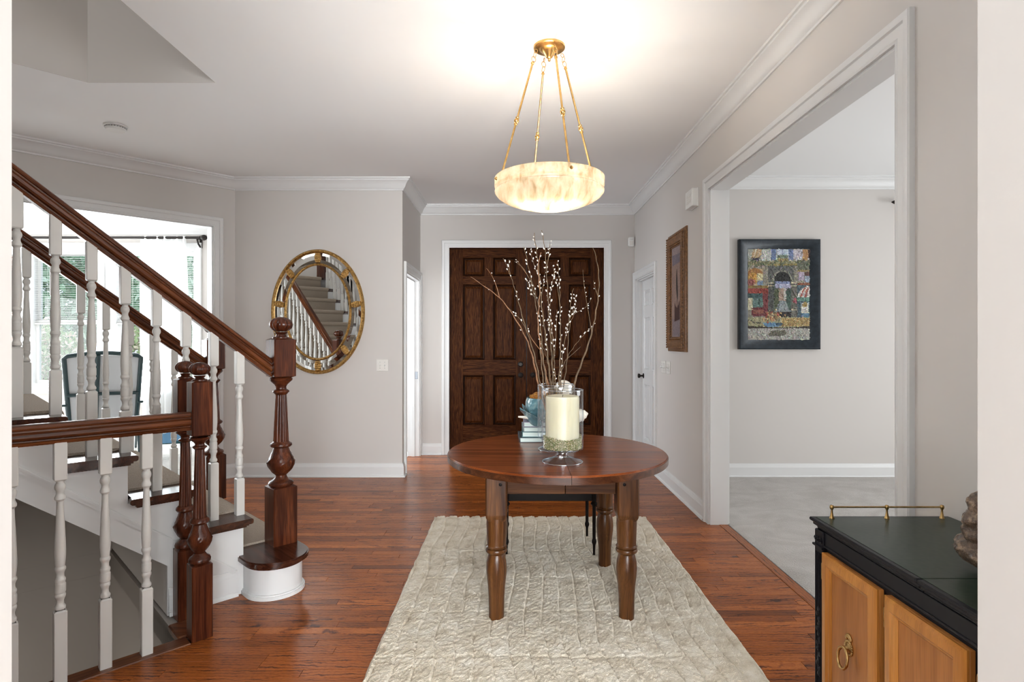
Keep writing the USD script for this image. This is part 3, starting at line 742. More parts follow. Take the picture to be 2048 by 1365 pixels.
d3 = thing('door', (0, 0, 0), kind='structure', label='white cased doorway standing open in the left wall by the front door')
part('jamb', jamb('', (XL, 0), (0, 1), (-1, 0), LD0, LD1, LDZ, 0.13, 0.016, 0.050), M_TRIM, d3, smooth=False)
mb = MB().box(XL - 0.048, XL - 0.014, LD1 - 0.0180, LD1 - 0.0155, 0.90, 0.985, 0.001).box(XL - 0.040, XL - 0.022, LD1 - 0.019, LD1 - 0.0175, 0.925, 0.960)
part('strike_plate', mb, M_STEEL, d3, smooth=False, label='steel strike plate in the jamb')

# the sunroom's windows
for k, (u0, u1) in enumerate(UN):
    wn = thing('window', (0, 0, 0), kind='structure')
    mb = MB()
    v, f = sweep([(u0, SILL), (u1, SILL), (u1, HEAD), (u0, HEAD)], [(-0.09, -0.022), (-0.09, 0), (0.0, 0), (0.0, -0.014), (-0.03, -0.018), (-0.08, -0.028)], closed=True, side=1)
    mb.add(np.column_stack([v[:, 0], WY + v[:, 2], v[:, 1]]), f)
    v, f = sweep([(u0, SILL), (u1, SILL), (u1, HEAD), (u0, HEAD)], [(0, 0), (0.028, 0), (0.028, 0.12), (0, 0.12)], closed=True, side=1)
    mb.add(np.column_stack([v[:, 0], WY + v[:, 2], v[:, 1]]), f)
    part('window_frame', mb, M_TRIM, wn, smooth=False)
    mid = 1.615
    for za, zb, yo in ((SILL + 0.028, mid + 0.02, 0.055), (mid - 0.02, HEAD - 0.028, 0.085)):
        v, f = sweep([(u0 + 0.028, za), (u1 - 0.028, za), (u1 - 0.028, zb), (u0 + 0.028, zb)], [(0, 0), (0.045, 0), (0.045, 0.03), (0, 0.03)], closed=True, side=1)
        sa = part('sash', MB().add(np.column_stack([v[:, 0], WY + yo + v[:, 2], v[:, 1]]), f), M_TRIM, wn, smooth=False)
        part('pane', MB().box(u0 + 0.07, u1 - 0.07, WY + yo + 0.013, WY + yo + 0.017, za + 0.04, zb - 0.04), M_PANE, sa, smooth=False)
    part('window_sill', MB().box(u0 - 0.11, u1 + 0.11, WY - 0.055, WY + 0.03, SILL - 0.025, SILL, 0.006).box(u0 - 0.09, u1 + 0.09, WY - 0.016, WY, SILL - 0.11, SILL - 0.025), M_TRIM, wn, smooth=False)

# ------------------------------------------------------------------ the staircase (local frame: x climbs, y runs from the far rail to the near rail)
RISE, RUN = 0.204, 0.26
A1, NEAR, FAR = -1.422, 3.215, 4.450        # nose of the first tread, the two baluster lines
SA, SB = -1.442, 3.78
ROT = math.radians(225)


def nose(i):
    return A1 + RUN * (i - 1)


def S(mb, a0=SA, b0=SB):
    """(a, b, z) points to the local frame of a thing standing at W(a0, b0)."""
    return mb.xf(lambda v: np.column_stack([v[:, 0] - a0, -(v[:, 1] - b0), v[:, 2]]))


st = thing('staircase', (*W(SA, SB), 0), ROT, 'white staircase with dark oak treads and a carpet runner, rising left of the hall', 'staircase')
NT = 11
B0, B1 = 3.158, 4.507                      # faces of the two stringers
# bullnose starting step
def stadium(r, over, n=28):
    c0 = A1 + 0.15
    th = np.linspace(0, PI, n)
    near = [(c0 - r * math.cos(t), 3.085 - (r + over) * math.sin(t)) for t in th]
    far = [(c0 + r * math.cos(t), 4.58 + (r + over) * math.sin(t)) for t in th]
    return Polygon(near + far)


mb = MB()
for dz0, dz1, ins in ((-0.030, -0.026, 0.006), (-0.026, -0.006, 0.0), (-0.006, 0.0, 0.006)):
    mb.poly(stadium(0.168 - ins, 0.012), RISE + dz0, RISE + dz1)
mb.poly(stadium(0.150, 0.0), RISE - 0.044, RISE - 0.030)
part('bullnose_tread', S(mb), M_TREAD, st, smooth=40)
mb = MB(); mb.poly(stadium(0.138, -0.006), 0, RISE - 0.030); part('starting_step', S(mb), M_TRIM, st, smooth=40)
mb = MB(); mb.poly(stadium(0.152, -0.006), 0, 0.018); mb.poly(stadium(0.146, -0.006), 0.018, 0.026); part('shoe_moulding', S(mb), M_TRIM, st, smooth=40)

PROF_N = [(0.0, -0.014), (0.002, -0.004), (0.009, 0.0), (RUN + 0.02, 0.0), (RUN + 0.02, -0.028), (0.009, -0.028), (0.002, -0.024)]
for i in range(2, NT + 1):
    z, a = RISE * i, nose(i)
    mb = MB()
    for b0, b1 in ((3.092, 4.573),):
        m = trimesh.creation.extrude_polygon(Polygon([(x, y) for x, y in PROF_N]), b1 - b0, engine='earcut')
        v = m.vertices
        mb.add(np.column_stack([a + v[:, 0], b0 + v[:, 2], z + v[:, 1]]), m.faces)
        # returned nosing and the cove below it
        mb.box(a + 0.016, a + RUN + 0.006, b0 + 0.022, b1 - 0.022, z - 0.040, z - 0.028)
        mb.box(a + 0.024, a + RUN, b0 + 0.034, b1 - 0.034, z - 0.050, z - 0.040)
        for q in (a + RUN + 0.02,):
            for e in (b0, b1 - 0.04):
                c = trimesh.creation.cylinder(0.014, 0.04, sections=12); c.apply_transform(trimesh.transformations.rotation_matrix(PI / 2, (1, 0, 0)))
                c.apply_translation((q, e + 0.02, z - 0.014)); mb.tri(c)
    part('tread', S(mb), M_TREAD, st, smooth=40)
for i in range(2, NT + 2):
    z, a = RISE * i, nose(i) + 0.03
    part('riser', S(MB().box(a, a + 0.018, B0 + 0.004, B1 - 0.004, RISE * (i - 1), z - 0.03)), M_TRIM, st, smooth=False)


def z_line(a):                             # the moulding that follows the stringer
    return 0.141 + 0.7846 * (a + 1.0856)


for b, th in ((B0, 0.02), (B1, -0.02)):
    pts = [(nose(2) + 0.03, 0.0)]
    for i in range(2, NT + 1):
        pts += [(nose(i) + 0.03, RISE * i - 0.03), (nose(i + 1) + 0.03, RISE * i - 0.03)]
    aend = nose(NT + 1) + 0.03
    ac = -0.775
    pts += [(aend, z_line(aend) - 0.14), (ac, z_line(ac) - 0.14), (ac, 0.0)]
    m = trimesh.creation.extrude_polygon(Polygon(pts).buffer(0), abs(th), engine='earcut'); v = m.vertices
    mb = MB().add(np.column_stack([v[:, 0], min(b, b + th) + v[:, 2], v[:, 1]]), m.faces)
    part('stringer', S(mb), M_TRIM, st, smooth=False)
    sg = -1 if th > 0 else 1
    mb = MB()
    for (o0, o1, d0, d1) in ((-0.012, 0.0, 0, 0.011), (-0.004, 0.006, 0, 0.007), (-0.03, -0.012, 0, 0.007)):
        a_s, a_e = -1.088, aend
        v = np.array([(x, b + sg * y, z_line(x) + o) for x in (a_s, a_e) for y in (d0, d1) for o in (o0, o1)])
        mb.add(v, [(0, 1, 3, 2), (4, 6, 7, 5), (0, 4, 5, 1), (2, 3, 7, 6), (0, 2, 6, 4), (1, 5, 7, 3)])
    part('stringer_moulding', S(mb), M_TRIM, st, smooth=False)
    v, f = sweep([(-1.100, 0), (-0.779, 0)], BASE, side=1)
    mb = MB().add(np.column_stack([v[:, 0], b + sg * v[:, 1] * 0.8, v[:, 2]]), f)
    part('baseboard', S(mb), M_TRIM, st, smooth=25)
# sloped underside
a_s, a_e = -0.775, nose(NT + 1) + 0.03
v = np.array([(x, y, z_line(x) - 0.135 + o) for x in (a_s, a_e) for y in (B0 + 0.015, B1 - 0.015) for o in (-0.0, 0.02)])
mb = MB().add(v, [(0, 1, 3, 2), (4, 6, 7, 5), (0, 4, 5, 1), (2, 3, 7, 6), (0, 2, 6, 4), (1, 5, 7, 3)])
mb.box(-0.79, -0.775, B0 + 0.004, B1 - 0.004, 0, z_line(-0.78) - 0.11)
part('soffit', S(mb), M_WALL, st, smooth=False)
pg = Polygon([(-0.775, -0.155), (-0.775, 0.24), (1.50, 2.02), (2.53, 2.15), (2.53, -0.155)])   # wall closing the far side below the stringer
m = trimesh.creation.extrude_polygon(pg, 0.04, engine='earcut'); v = m.vertices
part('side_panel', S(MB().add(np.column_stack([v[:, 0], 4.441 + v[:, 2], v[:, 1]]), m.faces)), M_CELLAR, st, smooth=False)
zl = RISE * (NT + 1)
mb = MB().box(nose(NT + 1), 2.544, B0 - 0.066, B1 + 0.066, zl - 0.03, zl).box(nose(NT + 1) + 0.03, 2.544, B0, B1, zl - 0.25, zl - 0.03)
part('landing', S(mb), M_TREAD, st, smooth=False)
# carpet runner over treads and risers
C0, C1, TH = 3.275, 4.390, 0.013
pr = [(A1 + 0.032, 0.0)]
for i in range(1, NT + 2):
    z, a = RISE * i, nose(i)
    pr += [(a + 0.026, z - 0.050), (a + 0.012, z - 0.044), (a - 0.001, z - 0.034), (a - 0.008, z - 0.020), (a - 0.008, z - 0.006), (a - 0.003, z + 0.006), (a + 0.006, z + TH)]
    if i <= NT:
        pr += [(a + RUN + 0.026 - TH * 0, z + TH), (a + RUN + 0.026, z + TH + 0.002)]
pr += [(2.5, zl + TH)]
pr = [(x - (TH if k == 0 else 0), y_) for k, (x, y_) in enumerate(pr)]
pr = np.array(pr)
nb = 24
bs = np.linspace(C0, C1, nb)
v = np.array([(p[0], b_, p[1]) for p in pr for b_ in bs])
i, j = np.meshgrid(np.arange(len(pr) - 1), np.arange(nb - 1), indexing='ij'); a = (i * nb + j).ravel()
mb = MB().add(v, np.stack([a, a + 1, a + nb + 1, a + nb], 1))
for b_, sg in ((C0, -1), (C1, 1)):         # bound edges give the runner its thickness
    inner = np.array([(p[0] + 0.012, b_, p[1] - 0.012) for p in pr]); outer = np.array([(p[0], b_, p[1]) for p in pr])
    e = np.vstack([outer, inner]); k = len(pr); q = np.arange(k - 1)
    mb.add(e, np.stack([q, q + 1, k + q + 1, k + q], 1))
part('carpet_runner', S(mb), M_RUNNER, st, smooth=50, label='beige carpet runner')


# ------------------------------------------------------------------ railings
def baluster(zb, zs, ztop_fn, h1, h2, w=0.042):
    """One turned baluster standing at the origin: square foot up to zs, turning, square head up to the sloped rail. Local x climbs."""
    mb = MB(); q = w / 2
    def block(z0, z1f, z1b, pyr0, pyr1):
        e = 0.0025
        ring = [(q - e, q), (-(q - e), q), (-q, q - e), (-q, -(q - e)), (-(q - e), -q), (q - e, -q), (q, -(q - e)), (q, q - e)]
        zb0 = [z0] * 8
        zt0 = [z1b + (z1f - z1b) * (x + q) / w for x, _ in ring]
        V = [(x, y_, z) for (x, y_), z in zip(ring, zb0)] + [(x, y_, z) for (x, y_), z in zip(ring, zt0)]
        F = [(k, (k + 1) % 8, 8 + (k + 1) % 8, 8 + k) for k in range(8)]
        V2, F2 = list(V), list(F)
        if pyr1:
            V2 += [(x * 0.72, y_ * 0.72, z1f + pyr1) for x, y_ in ring]; F2 += [(8 + k, 8 + (k + 1) % 8, 16 + (k + 1) % 8, 16 + k) for k in range(8)]
        if pyr0:
            n0 = len(V2); V2 += [(x * 0.72, y_ * 0.72, z0 - pyr0) for x, y_ in ring]; F2 += [(k, n0 + k, n0 + (k + 1) % 8, (k + 1) % 8) for k in range(8)]
        mb.add(V2, F2)
    block(zb, zs, zs, 0, 0.006)
    T = h1                                  # turned length
    L = lambda t: zs + t * T
    r = w / 2
    prof = [(0.60, 0.0), (0.62, 0.012), (0.86, 0.022), (0.90, 0.036), (0.80, 0.046), (0.62, 0.058), (0.58, 0.080), (0.70, 0.100), (0.86, 0.112), (0.90, 0.126), (0.78, 0.138),
            (0.84, 0.146), (0.90, 0.152), (0.90, 0.208), (0.82, 0.214), (0.78, 0.222), (0.88, 0.236), (0.86, 0.248), (0.66, 0.262), (0.62, 0.285), (0.74, 0.305), (0.90, 0.316), (0.90, 0.330), (0.74, 0.342),
            (0.82, 0.375), (0.90, 0.42), (0.91, 0.46), (0.86, 0.53), (0.74, 0.64), (0.60, 0.76), (0.54, 0.828), (0.60, 0.838), (0.86, 0.850), (0.88, 0.866), (0.74, 0.878), (0.62, 0.892), (0.64, 0.912),
            (0.86, 0.928), (0.90, 0.946), (0.80, 0.962), (0.62, 0.972), (0.60, 1.0)]
    mb.lathe([(r * a_, L(t)) for a_, t in prof], 16, cap=False)
    ze = zs + T
    block(ze, ztop_fn(q), ztop_fn(-q), 0.006, 0)
    return mb


def newel(zb, base_h, base_w, z_marks, top_w, zt0, zt1, ball_r, ball_h, sc):
    """Turned newel: square base, urn, fluted shaft, square head. Returns (body, finial)."""
    mb = MB()
    def sq(w, z0, z1, c0, c1):
        q = w / 2; e = 0.005
        ring = [(q - e, q), (-(q - e), q), (-q, q - e), (-q, -(q - e)), (-(q - e), -q), (q - e, -q), (q, -(q - e)), (q, q - e)]
        lv = [(z0 - c0, 0.62)] if c0 else []
        lv += [(z0, 1), (z1, 1)] + ([(z1 + c1, 0.66)] if c1 else [])
        V = [(x * s_, y_ * s_, z) for z, s_ in lv for x, y_ in ring]
        F = [(k * 8 + m, k * 8 + (m + 1) % 8, k * 8 + 8 + (m + 1) % 8, k * 8 + 8 + m) for k in range(len(lv) - 1) for m in range(8)]
        mb.add(V, F)
        n0 = mb.n
        mb.add([(x * lv[-1][1], y_ * lv[-1][1], lv[-1][0]) for x, y_ in ring], [(0, k, k + 1) for k in range(1, 7)])
        mb.add([(x * lv[0][1], y_ * lv[0][1], lv[0][0]) for x, y_ in ring], [(0, k + 1, k) for k in range(1, 7)])
    sq(base_w, zb, zb + base_h, 0, 0.014 * sc)
    m = z_marks
    k = sc
    mb.lathe([(0.050 * k, m['b0']), (0.066 * k, m['b0'] + 0.004), (0.068 * k, m['b0'] + 0.014), (0.062 * k, m['b0'] + 0.024), (0.046 * k, m['b0'] + 0.030), (0.034 * k, m['b0'] + 0.042), (0.029 * k, m['u0'] - 0.004), (0.030 * k, m['u0'])], 28, cap=False)
    # carved urn with leaf lobes
    us, um = m['u0'], m['u1']
    urn = [(0.030, 0.0), (0.046, 0.10), (0.060, 0.24), (0.068, 0.38), (0.070, 0.48), (0.066, 0.60), (0.057, 0.74), (0.047, 0.88), (0.041, 1.0)]
    n = 32; rings_ = np.linspace(0, 1, 26)
    th = np.arange(n) / n * 2 * PI
    V = []
    for t in rings_:
        rr = np.interp(t, [u[1] for u in urn], [u[0] for u in urn]) * k
        leaf = 0.006 * k * np.maximum(0, np.cos(th * 4 + 2.2 * np.sin(t * 6))) ** 2 * math.sin(PI * min(1, t * 1.05)) + 0.0025 * k * np.cos(th * 16 + t * 20) * math.sin(PI * t)
        V += [((rr + l_) * math.cos(h_), (rr + l_) * math.sin(h_), us + (um - us) * t) for h_, l_ in zip(th, leaf)]
    i_, j_ = np.meshgrid(np.arange(25), np.arange(n), indexing='ij'); a_, b_ = (i_ * n + j_).ravel(), (i_ * n + (j_ + 1) % n).ravel()
    mb.add(V, np.stack([a_, b_, b_ + n, a_ + n], 1))
    mb.lathe([(0.040 * k, um), (0.052 * k, um + 0.004), (0.060 * k, um + 0.012), (0.058 * k, um + 0.022), (0.046 * k, um + 0.030), (0.042 * k, m['s0'])], 28, cap=False)
    mb.lathe([(0.042 * k, m['s0']), (0.030 * k, m['s1'])], 48, lobes=12, depth=0.13, cap=False)
    s1 = m['s1']
    g = m['c1'] - s1
    mb.lathe([(0.030 * k, s1), (0.038 * k, s1 + 0.10 * g), (0.045 * k, s1 + 0.17 * g), (0.043 * k, s1 + 0.25 * g), (0.030 * k, s1 + 0.33 * g), (0.028 * k, s1 + 0.45 * g), (0.034 * k, s1 + 0.58 * g), (0.048 * k, s1 + 0.72 * g), (0.061 * k, s1 + 0.84 * g), (0.063 * k, s1 + 0.93 * g), (0.054 * k, m['c1'])], 28, cap=False)
    sq(top_w, zt0, zt1, 0.010 * sc, 0.010 * sc)
    fb = MB()
    z0 = zt1 + 0.008 * sc
    fb.lathe([(0.046 * k, z0), (0.046 * k, z0 + 0.006), (0.030 * k, z0 + 0.010), (0.026 * k, z0 + 0.022 * sc), (0.034 * k, z0 + 0.030 * sc), (0.036 * k, z0 + 0.036 * sc)], 24)
    zc = z0 + 0.034 * sc
    t = np.linspace(-PI / 2 + 0.5, PI / 2, 14)
    fb.lathe([(ball_r * math.cos(q), zc + ball_h * 0.5 * (1 + math.sin(q))) for q in t], 60, lobes=12, depth=0.13)
    return mb, fb


RAILP = [(-0.020, 0), (0.020, 0), (0.024, 0.012), (0.017, 0.015), (0.017, 0.020), (0.028, 0.025), (0.033, 0.033), (0.033, 0.045), (0.027, 0.051), (0.023, 0.053), (0.023, 0.059), (0.030, 0.062), (0.032, 0.068), (0.028, 0.076), (0.016, 0.081), (0.0, 0.083),
         (-0.016, 0.081), (-0.028, 0.076), (-0.032, 0.068), (-0.030, 0.062), (-0.023, 0.059), (-0.023, 0.053), (-0.027, 0.051), (-0.033, 0.045), (-0.033, 0.033), (-0.028, 0.025), (-0.017, 0.020), (-0.017, 0.015), (-0.024, 0.012)]


def handrail(L, slope):
    """Moulded rail along local x from the origin; its grain runs along x, so the slope is put on the prim by rotating the points."""
    P = np.array(RAILP); k = len(P); cs = 1 / math.sqrt(1 + slope * slope)
    n = 14
    xs = np.linspace(0, L, n)
    v = np.array([(x / cs, p[0], p[1]) for x in xs for p in P])
    i_, j_ = np.meshgrid(np.arange(n - 1), np.arange(k), indexing='ij'); a_, b_ = (i_ * k + j_).ravel(), (i_ * k + (j_ + 1) % k).ravel()
    mb = MB().add(v, np.stack([a_, b_, b_ + k, a_ + k], 1))
    mb.add(v[:k], [(0, q, q + 1) for q in range(1, k - 1)]); mb.add(v[-k:], [(0, q + 1, q) for q in range(1, k - 1)])
    return mb


SLOPE = RISE / RUN


def rail_z(a):                              # underside of the stair handrail
    return 1.151 + SLOPE * (a + 1.2876)


def stair_railing(b, label, far=False):
    ax = -1.387 if far else -1.358
    t = thing('stair_railing', (*W(ax, b), 0), ROT, label, 'railing', None)
    F = lambda mb: S(mb, -1.358, b)
    body, fin = newel(RISE, 0.317, 0.134, dict(b0=0.528, u0=0.586, u1=0.741, s0=0.777, s1=1.040, c1=1.138), 0.124, 1.146, 1.352, 0.0635, 0.088, 1.0)
    sh = lambda mb: mb
    nw = part('newel_post', body, M_NEWEL, t, smooth=40, label='large dark newel post at the foot of the stairs')
    part('newel_finial', fin, M_NEWEL, nw, smooth=50)
    a0 = ax + 0.058
    Lr = (0.83 if far else 1.52) - a0
    hr = UsdGeom.Xformable(part('handrail', handrail(Lr, SLOPE), M_RAIL, t, smooth=24))
    hr.AddTranslateOp().Set((a0 - ax, 0, rail_z(a0))); hr.AddRotateYOp().Set(-math.degrees(math.atan(SLOPE)))
    for i in range(2, NT + 1):
        for kk in (0, 1):
            a = nose(i) + 0.030 + 0.13 * kk
            if far and a > 0.78:
                continue
            zs = RISE * i + 0.193 + 0.102 * kk
            mb = baluster(RISE * i, zs, lambda dx, a=a: rail_z(a + dx) + 0.006, 0.515, 0).rot(t=(a - ax, 0, 0))
            part('baluster', mb, M_BALU, t, smooth=30)
    if far:
        return t
    # newel on the landing where the rail ends
    body, fin = newel(RISE * (NT + 1), 0.55, 0.12, dict(b0=RISE * (NT + 1) + 0.57, u0=RISE * (NT + 1) + 0.60, u1=RISE * (NT + 1) + 0.66, s0=RISE * (NT + 1) + 0.70, s1=RISE * (NT + 1) + 0.76, c1=RISE * (NT + 1) + 0.80), 0.12, RISE * (NT + 1) + 0.81, RISE * (NT + 1) + 1.08, 0.06, 0.085, 0.95)
    nw = part('newel_post', body.rot(t=(1.56 + 1.358, 0, 0)), M_NEWEL, t, smooth=40, label='dark newel post on the landing')
    part('newel_finial', fin.rot(t=(1.56 + 1.358, 0, 0)), M_NEWEL, nw, smooth=50)
    return t


stair_railing(NEAR, 'near stair railing: dark handrail on white turned balusters down to the tallest newel post')
stair_railing(FAR, 'far stair railing behind the nearer one, its newel post half hidden', True)

# the guard rail along the cellar stairwell
gt = thing('guard_railing', (*W(-0.826, 2.8365), 0), ROT, 'level guard railing in the left foreground, dark rail on white turned balusters', 'railing')
SM = dict(b0=0.340, u0=0.384, u1=0.512, s0=0.540, s1=0.852, c1=0.908)


def small_newel():
    return newel(0, 0.332, 0.087, SM, 0.087, 0.920, 1.158, 0.0455, 0.062, 0.68)


body, fin = small_newel()
nw = part('newel_post', body, M_NEWEL, gt, smooth=40); part('newel_finial', fin, M_NEWEL, nw, smooth=50)
part('handrail', handrail(1.50 + 0.826 - 0.04, 0.0).rot(t=(0.04, 0, 0.945)), M_RAIL, gt, smooth=24)
for k in range(14):
    x = (-0.617 + 0.146 * k) + 0.826
    part('baluster', baluster(0, 0.282, lambda dx: 0.955, 0.520, 0).rot(t=(x, 0, 0)), M_BALU, gt, smooth=30)
part('floor_nosing', MB().box(0.045, 2.30, -0.04, 0.05, -0.030, 0.004, 0.006), M_NOSING, gt, smooth=False)
gt2 = thing('newel_post', (*W(-0.836, 3.092), 0), ROT, 'small dark newel post against the staircase side, just behind the guard railing', 'newel post')
body, fin = small_newel()
part('post', body, M_NEWEL, gt2, smooth=40); part('finial', fin, M_NEWEL, gt2, smooth=50)
gn = part('floor_nosing', MB().box(-0.050, 0.050, -0.083, 0.083, -0.03, 0.004, 0.006).rot(rz=ROT, t=(*W(-0.80, 2.965), 0)), M_NOSING, None, smooth=False)
tag(gn, 'short dark oak nosing on the floor between the two small newel posts', 'floor nosing')
# short return rail between the two small newels

# ------------------------------------------------------------------ rug
nx, ny = 420, 560
RX0, RX1, RY0, RY1 = -0.587, 1.014, 1.92, 4.306
u, w_ = np.meshgrid(np.linspace(0, 1, nx), np.linspace(0, 1, ny), indexing='ij')
x = RX0 + (RX1 - RX0) * u; y = RY0 + (RY1 - RY0) * w_
wob = 0.020 * (meshkit.fbm(np.stack([x * 4, y * 3.2, x * 0], -1), 3, 3) - 0.5) * 2 + 0.016 * np.sin(y * 7 + 3 * meshkit.noise(np.stack([x * 1.5, y * 1.5, x * 0 + 5], -1)))
ph = (x + wob) / 0.082
t_ = ph % 1.0
amp = 0.62 + 0.38 * meshkit.noise(np.stack([np.floor(ph) * 1.7, y * 5, x * 0], -1), 9)
rib = (0.45 + 0.55 * t_ ** 0.7) * np.clip((1 - t_) / 0.10, 0, 1) ** 0.8      # each band of fur overlaps the next
rib = 0.72 + (rib - 0.72) * amp
cross = np.abs((((y + 0.03 * meshkit.fbm(np.stack([x * 3, y * 2, x * 0 + 2], -1), 2)) / 0.40) % 1.0 - 0.5) * 2)
rib = rib * (1 - 0.5 * np.clip((cross - 0.93) / 0.07, 0, 1) ** 2)
pile = meshkit.fbm(np.stack([x * 95, y * 75, x * 0], -1), 3, 5)
z = 0.004 + 0.020 * rib + 0.0095 * (pile - 0.5) + 0.004 * meshkit.fbm(np.stack([x * 5, y * 5, x * 0 + 7], -1), 2)
edge = np.minimum(np.minimum(u * (RX1 - RX0), (1 - u) * (RX1 - RX0)), np.minimum(w_ * (RY1 - RY0), (1 - w_) * (RY1 - RY0)))
z *= np.clip(edge / 0.012, 0.10, 1) ** 0.5
sc_ = 0.006 * (meshkit.noise(np.stack([x * 0, y * 16, x * 0], -1), 4) - 0.5) * (np.abs(u - 0.5) * 2) ** 12 * np.sign(u - 0.5)
y2 = y + 0.018 * (np.abs(np.sin(ph * PI)) - 0.6) * (w_ ** 60)
mb = MB()
v = np.stack([x + sc_, y2, z], -1).reshape(-1, 3)
i, j = np.meshgrid(np.arange(nx - 1), np.arange(ny - 1), indexing='ij'); a = (i * ny + j).ravel()
mb.add(v, np.stack([a, a + ny, a + ny + 1, a + 1], 1))
mb.box(RX0 + 0.004, RX1 - 0.004, RY0 + 0.004, RY1 - 0.004, 0.0005, 0.004)
part('area_rug', mb, M_RUG, None, smooth=True, label='cream faux-fur area rug with wavy ribs under the round table', cat='rug')

# ------------------------------------------------------------------ round table
TX, TY, TR, TZ = 0.2375, 3.049, 0.580, 0.757
tb = thing('round_table', (TX, TY, 0), 0, 'round dark wood dining table on turned legs standing on the cream rug', 'table')
SEAM = 0.022
for sg in (-1, 1):
    disc = Polygon([(TR * math.cos(t), TR * math.sin(t)) for t in np.linspace(0, 2 * PI, 160)[:-1]])
    half = sbox(SEAM + 0.0008, -1, 1, 1) if sg > 0 else sbox(-1, -1, SEAM - 0.0008, 1)
    mb = MB()
    for z0, z1, ins in ((TZ - 0.004, TZ, 0.007), (TZ - 0.008, TZ - 0.004, 0.0025)):
        mb.poly(disc.buffer(-ins).intersection(half), z0, z1)
    tp = part('tabletop', mb, M_TTOP, tb, smooth=25)
    mb = MB(); mb.poly(disc.intersection(half), TZ - 0.036, TZ - 0.008); mb.poly(disc.buffer(-0.004).intersection(half), TZ - 0.040, TZ - 0.036)
    part('table_edge', mb, M_TEDGE, tp, smooth=25)
LX, LY = 0.312, 0.319
for sy in (-1, 1):
    for k, (xa, xb) in enumerate(((-LX + 0.052, SEAM - 0.003), (SEAM - 0.003, LX - 0.052))):
        part('apron', MB().box(xa, xb - (0.002 if k == 0 else 0), sy * LY - 0.012 - 0.012 * sy, sy * LY + 0.012 - 0.012 * sy, 0.610, TZ - 0.040, 0.002), M_TAPR, tb, smooth=False)
for sx in (-1, 1):
    part('apron', MB().box(sx * LX - 0.012, sx * LX + 0.012, -LY + 0.052, LY - 0.052, 0.610, TZ - 0.040, 0.002), M_TAPR, tb, smooth=False)
for sx in (-1, 1):
    for sy in (-1, 1):
        mb = MB()
        q, e = 0.0515, 0.007
        ring = [(q - e, q), (-(q - e), q), (-q, q - e), (-q, -(q - e)), (-(q - e), -q), (q - e, -q), (q, -(q - e)), (q, q - e)]
        lv = [(0.490, 0.80), (0.505, 0.93), (0.525, 1.0), (TZ - 0.040, 1.0)]
        mb.add([(x_ * s_, y_ * s_, z_) for z_, s_ in lv for x_, y_ in ring], [(k * 8 + m, k * 8 + (m + 1) % 8, k * 8 + 8 + (m + 1) % 8, k * 8 + 8 + m) for k in range(3) for m in range(8)])
        mb.lathe([(0.0345, 0.016), (0.0365, 0.020), (0.038, 0.12), (0.042, 0.175), (0.048, 0.225), (0.0495, 0.255), (0.047, 0.290), (0.041, 0.316), (0.038, 0.326), (0.043, 0.331), (0.050, 0.337), (0.052, 0.344), (0.049, 0.352), (0.043, 0.355),
                  (0.049, 0.359), (0.051, 0.363), (0.047, 0.368), (0.045, 0.372), (0.0465, 0.42), (0.0485, 0.47), (0.047, 0.500)], 36)
        mb.lathe([(0.0, 0), (0.009, 0), (0.009, 0.0015), (0, 0.002)], 10, cap=False).rot() if False else None
        lg = part('leg', mb.rot(t=(sx * LX, sy * LY, 0)), M_TLEG, tb, smooth=40)
        if sy < 0:
            part('peg', MB().lathe([(0.008, 0), (0.008, 0.001), (0.006, 0.002), (0, 0.002)], 12).rot(rx=PI / 2, t=(sx * LX - sx * 0.020, sy * LY - 0.0515, 0.668)), M_DARKW, lg)

# ------------------------------------------------------------------ stool partly under the table
sl = thing('stool', (0.238, 3.70, 0), 0, 'low dark stool with thin turned legs on the rug, behind the round table', 'stool')
part('seat', MB().box(-0.295, 0.295, -0.19, 0.19, 0.430, 0.462, 0.008), M_DARKW, sl, smooth=False)
for sy in (-1, 1):
    part('apron', MB().box(-0.262, 0.262, sy * 0.165 - 0.009, sy * 0.165 + 0.009, 0.352, 0.430, 0.002), M_DARKW, sl, smooth=False)
for sx in (-1, 1):
    part('apron', MB().box(sx * 0.270 - 0.009, sx * 0.270 + 0.009, -0.155, 0.155, 0.352, 0.430, 0.002), M_DARKW, sl, smooth=False)
    for sy in (-1, 1):
        part('leg', MB().lathe([(0.007, 0.017), (0.008, 0.075), (0.010, 0.082), (0.014, 0.092), (0.015, 0.102), (0.013, 0.110), (0.010, 0.118), (0.011, 0.25), (0.011, 0.318), (0.019, 0.328), (0.022, 0.335), (0.018, 0.342), (0.013, 0.348), (0.016, 0.352), (0.017, 0.43)], 16).rot(t=(sx * 0.272, sy * 0.168, 0)), M_DARKW, sl, smooth=40)


# ------------------------------------------------------------------ glassware, candle, pebbles
def ring_pts(c, R, nrm, up, n=20, sy=1.0):
    nrm = nrm / np.linalg.norm(nrm); a_ = up - nrm * (up @ nrm); a_ /= np.linalg.norm(a_); b_ = np.cross(nrm, a_)
    t = np.arange(n) / n * 2 * PI
    return c + R * (sy * np.cos(t)[:, None] * a_ + np.sin(t)[:, None] * b_)


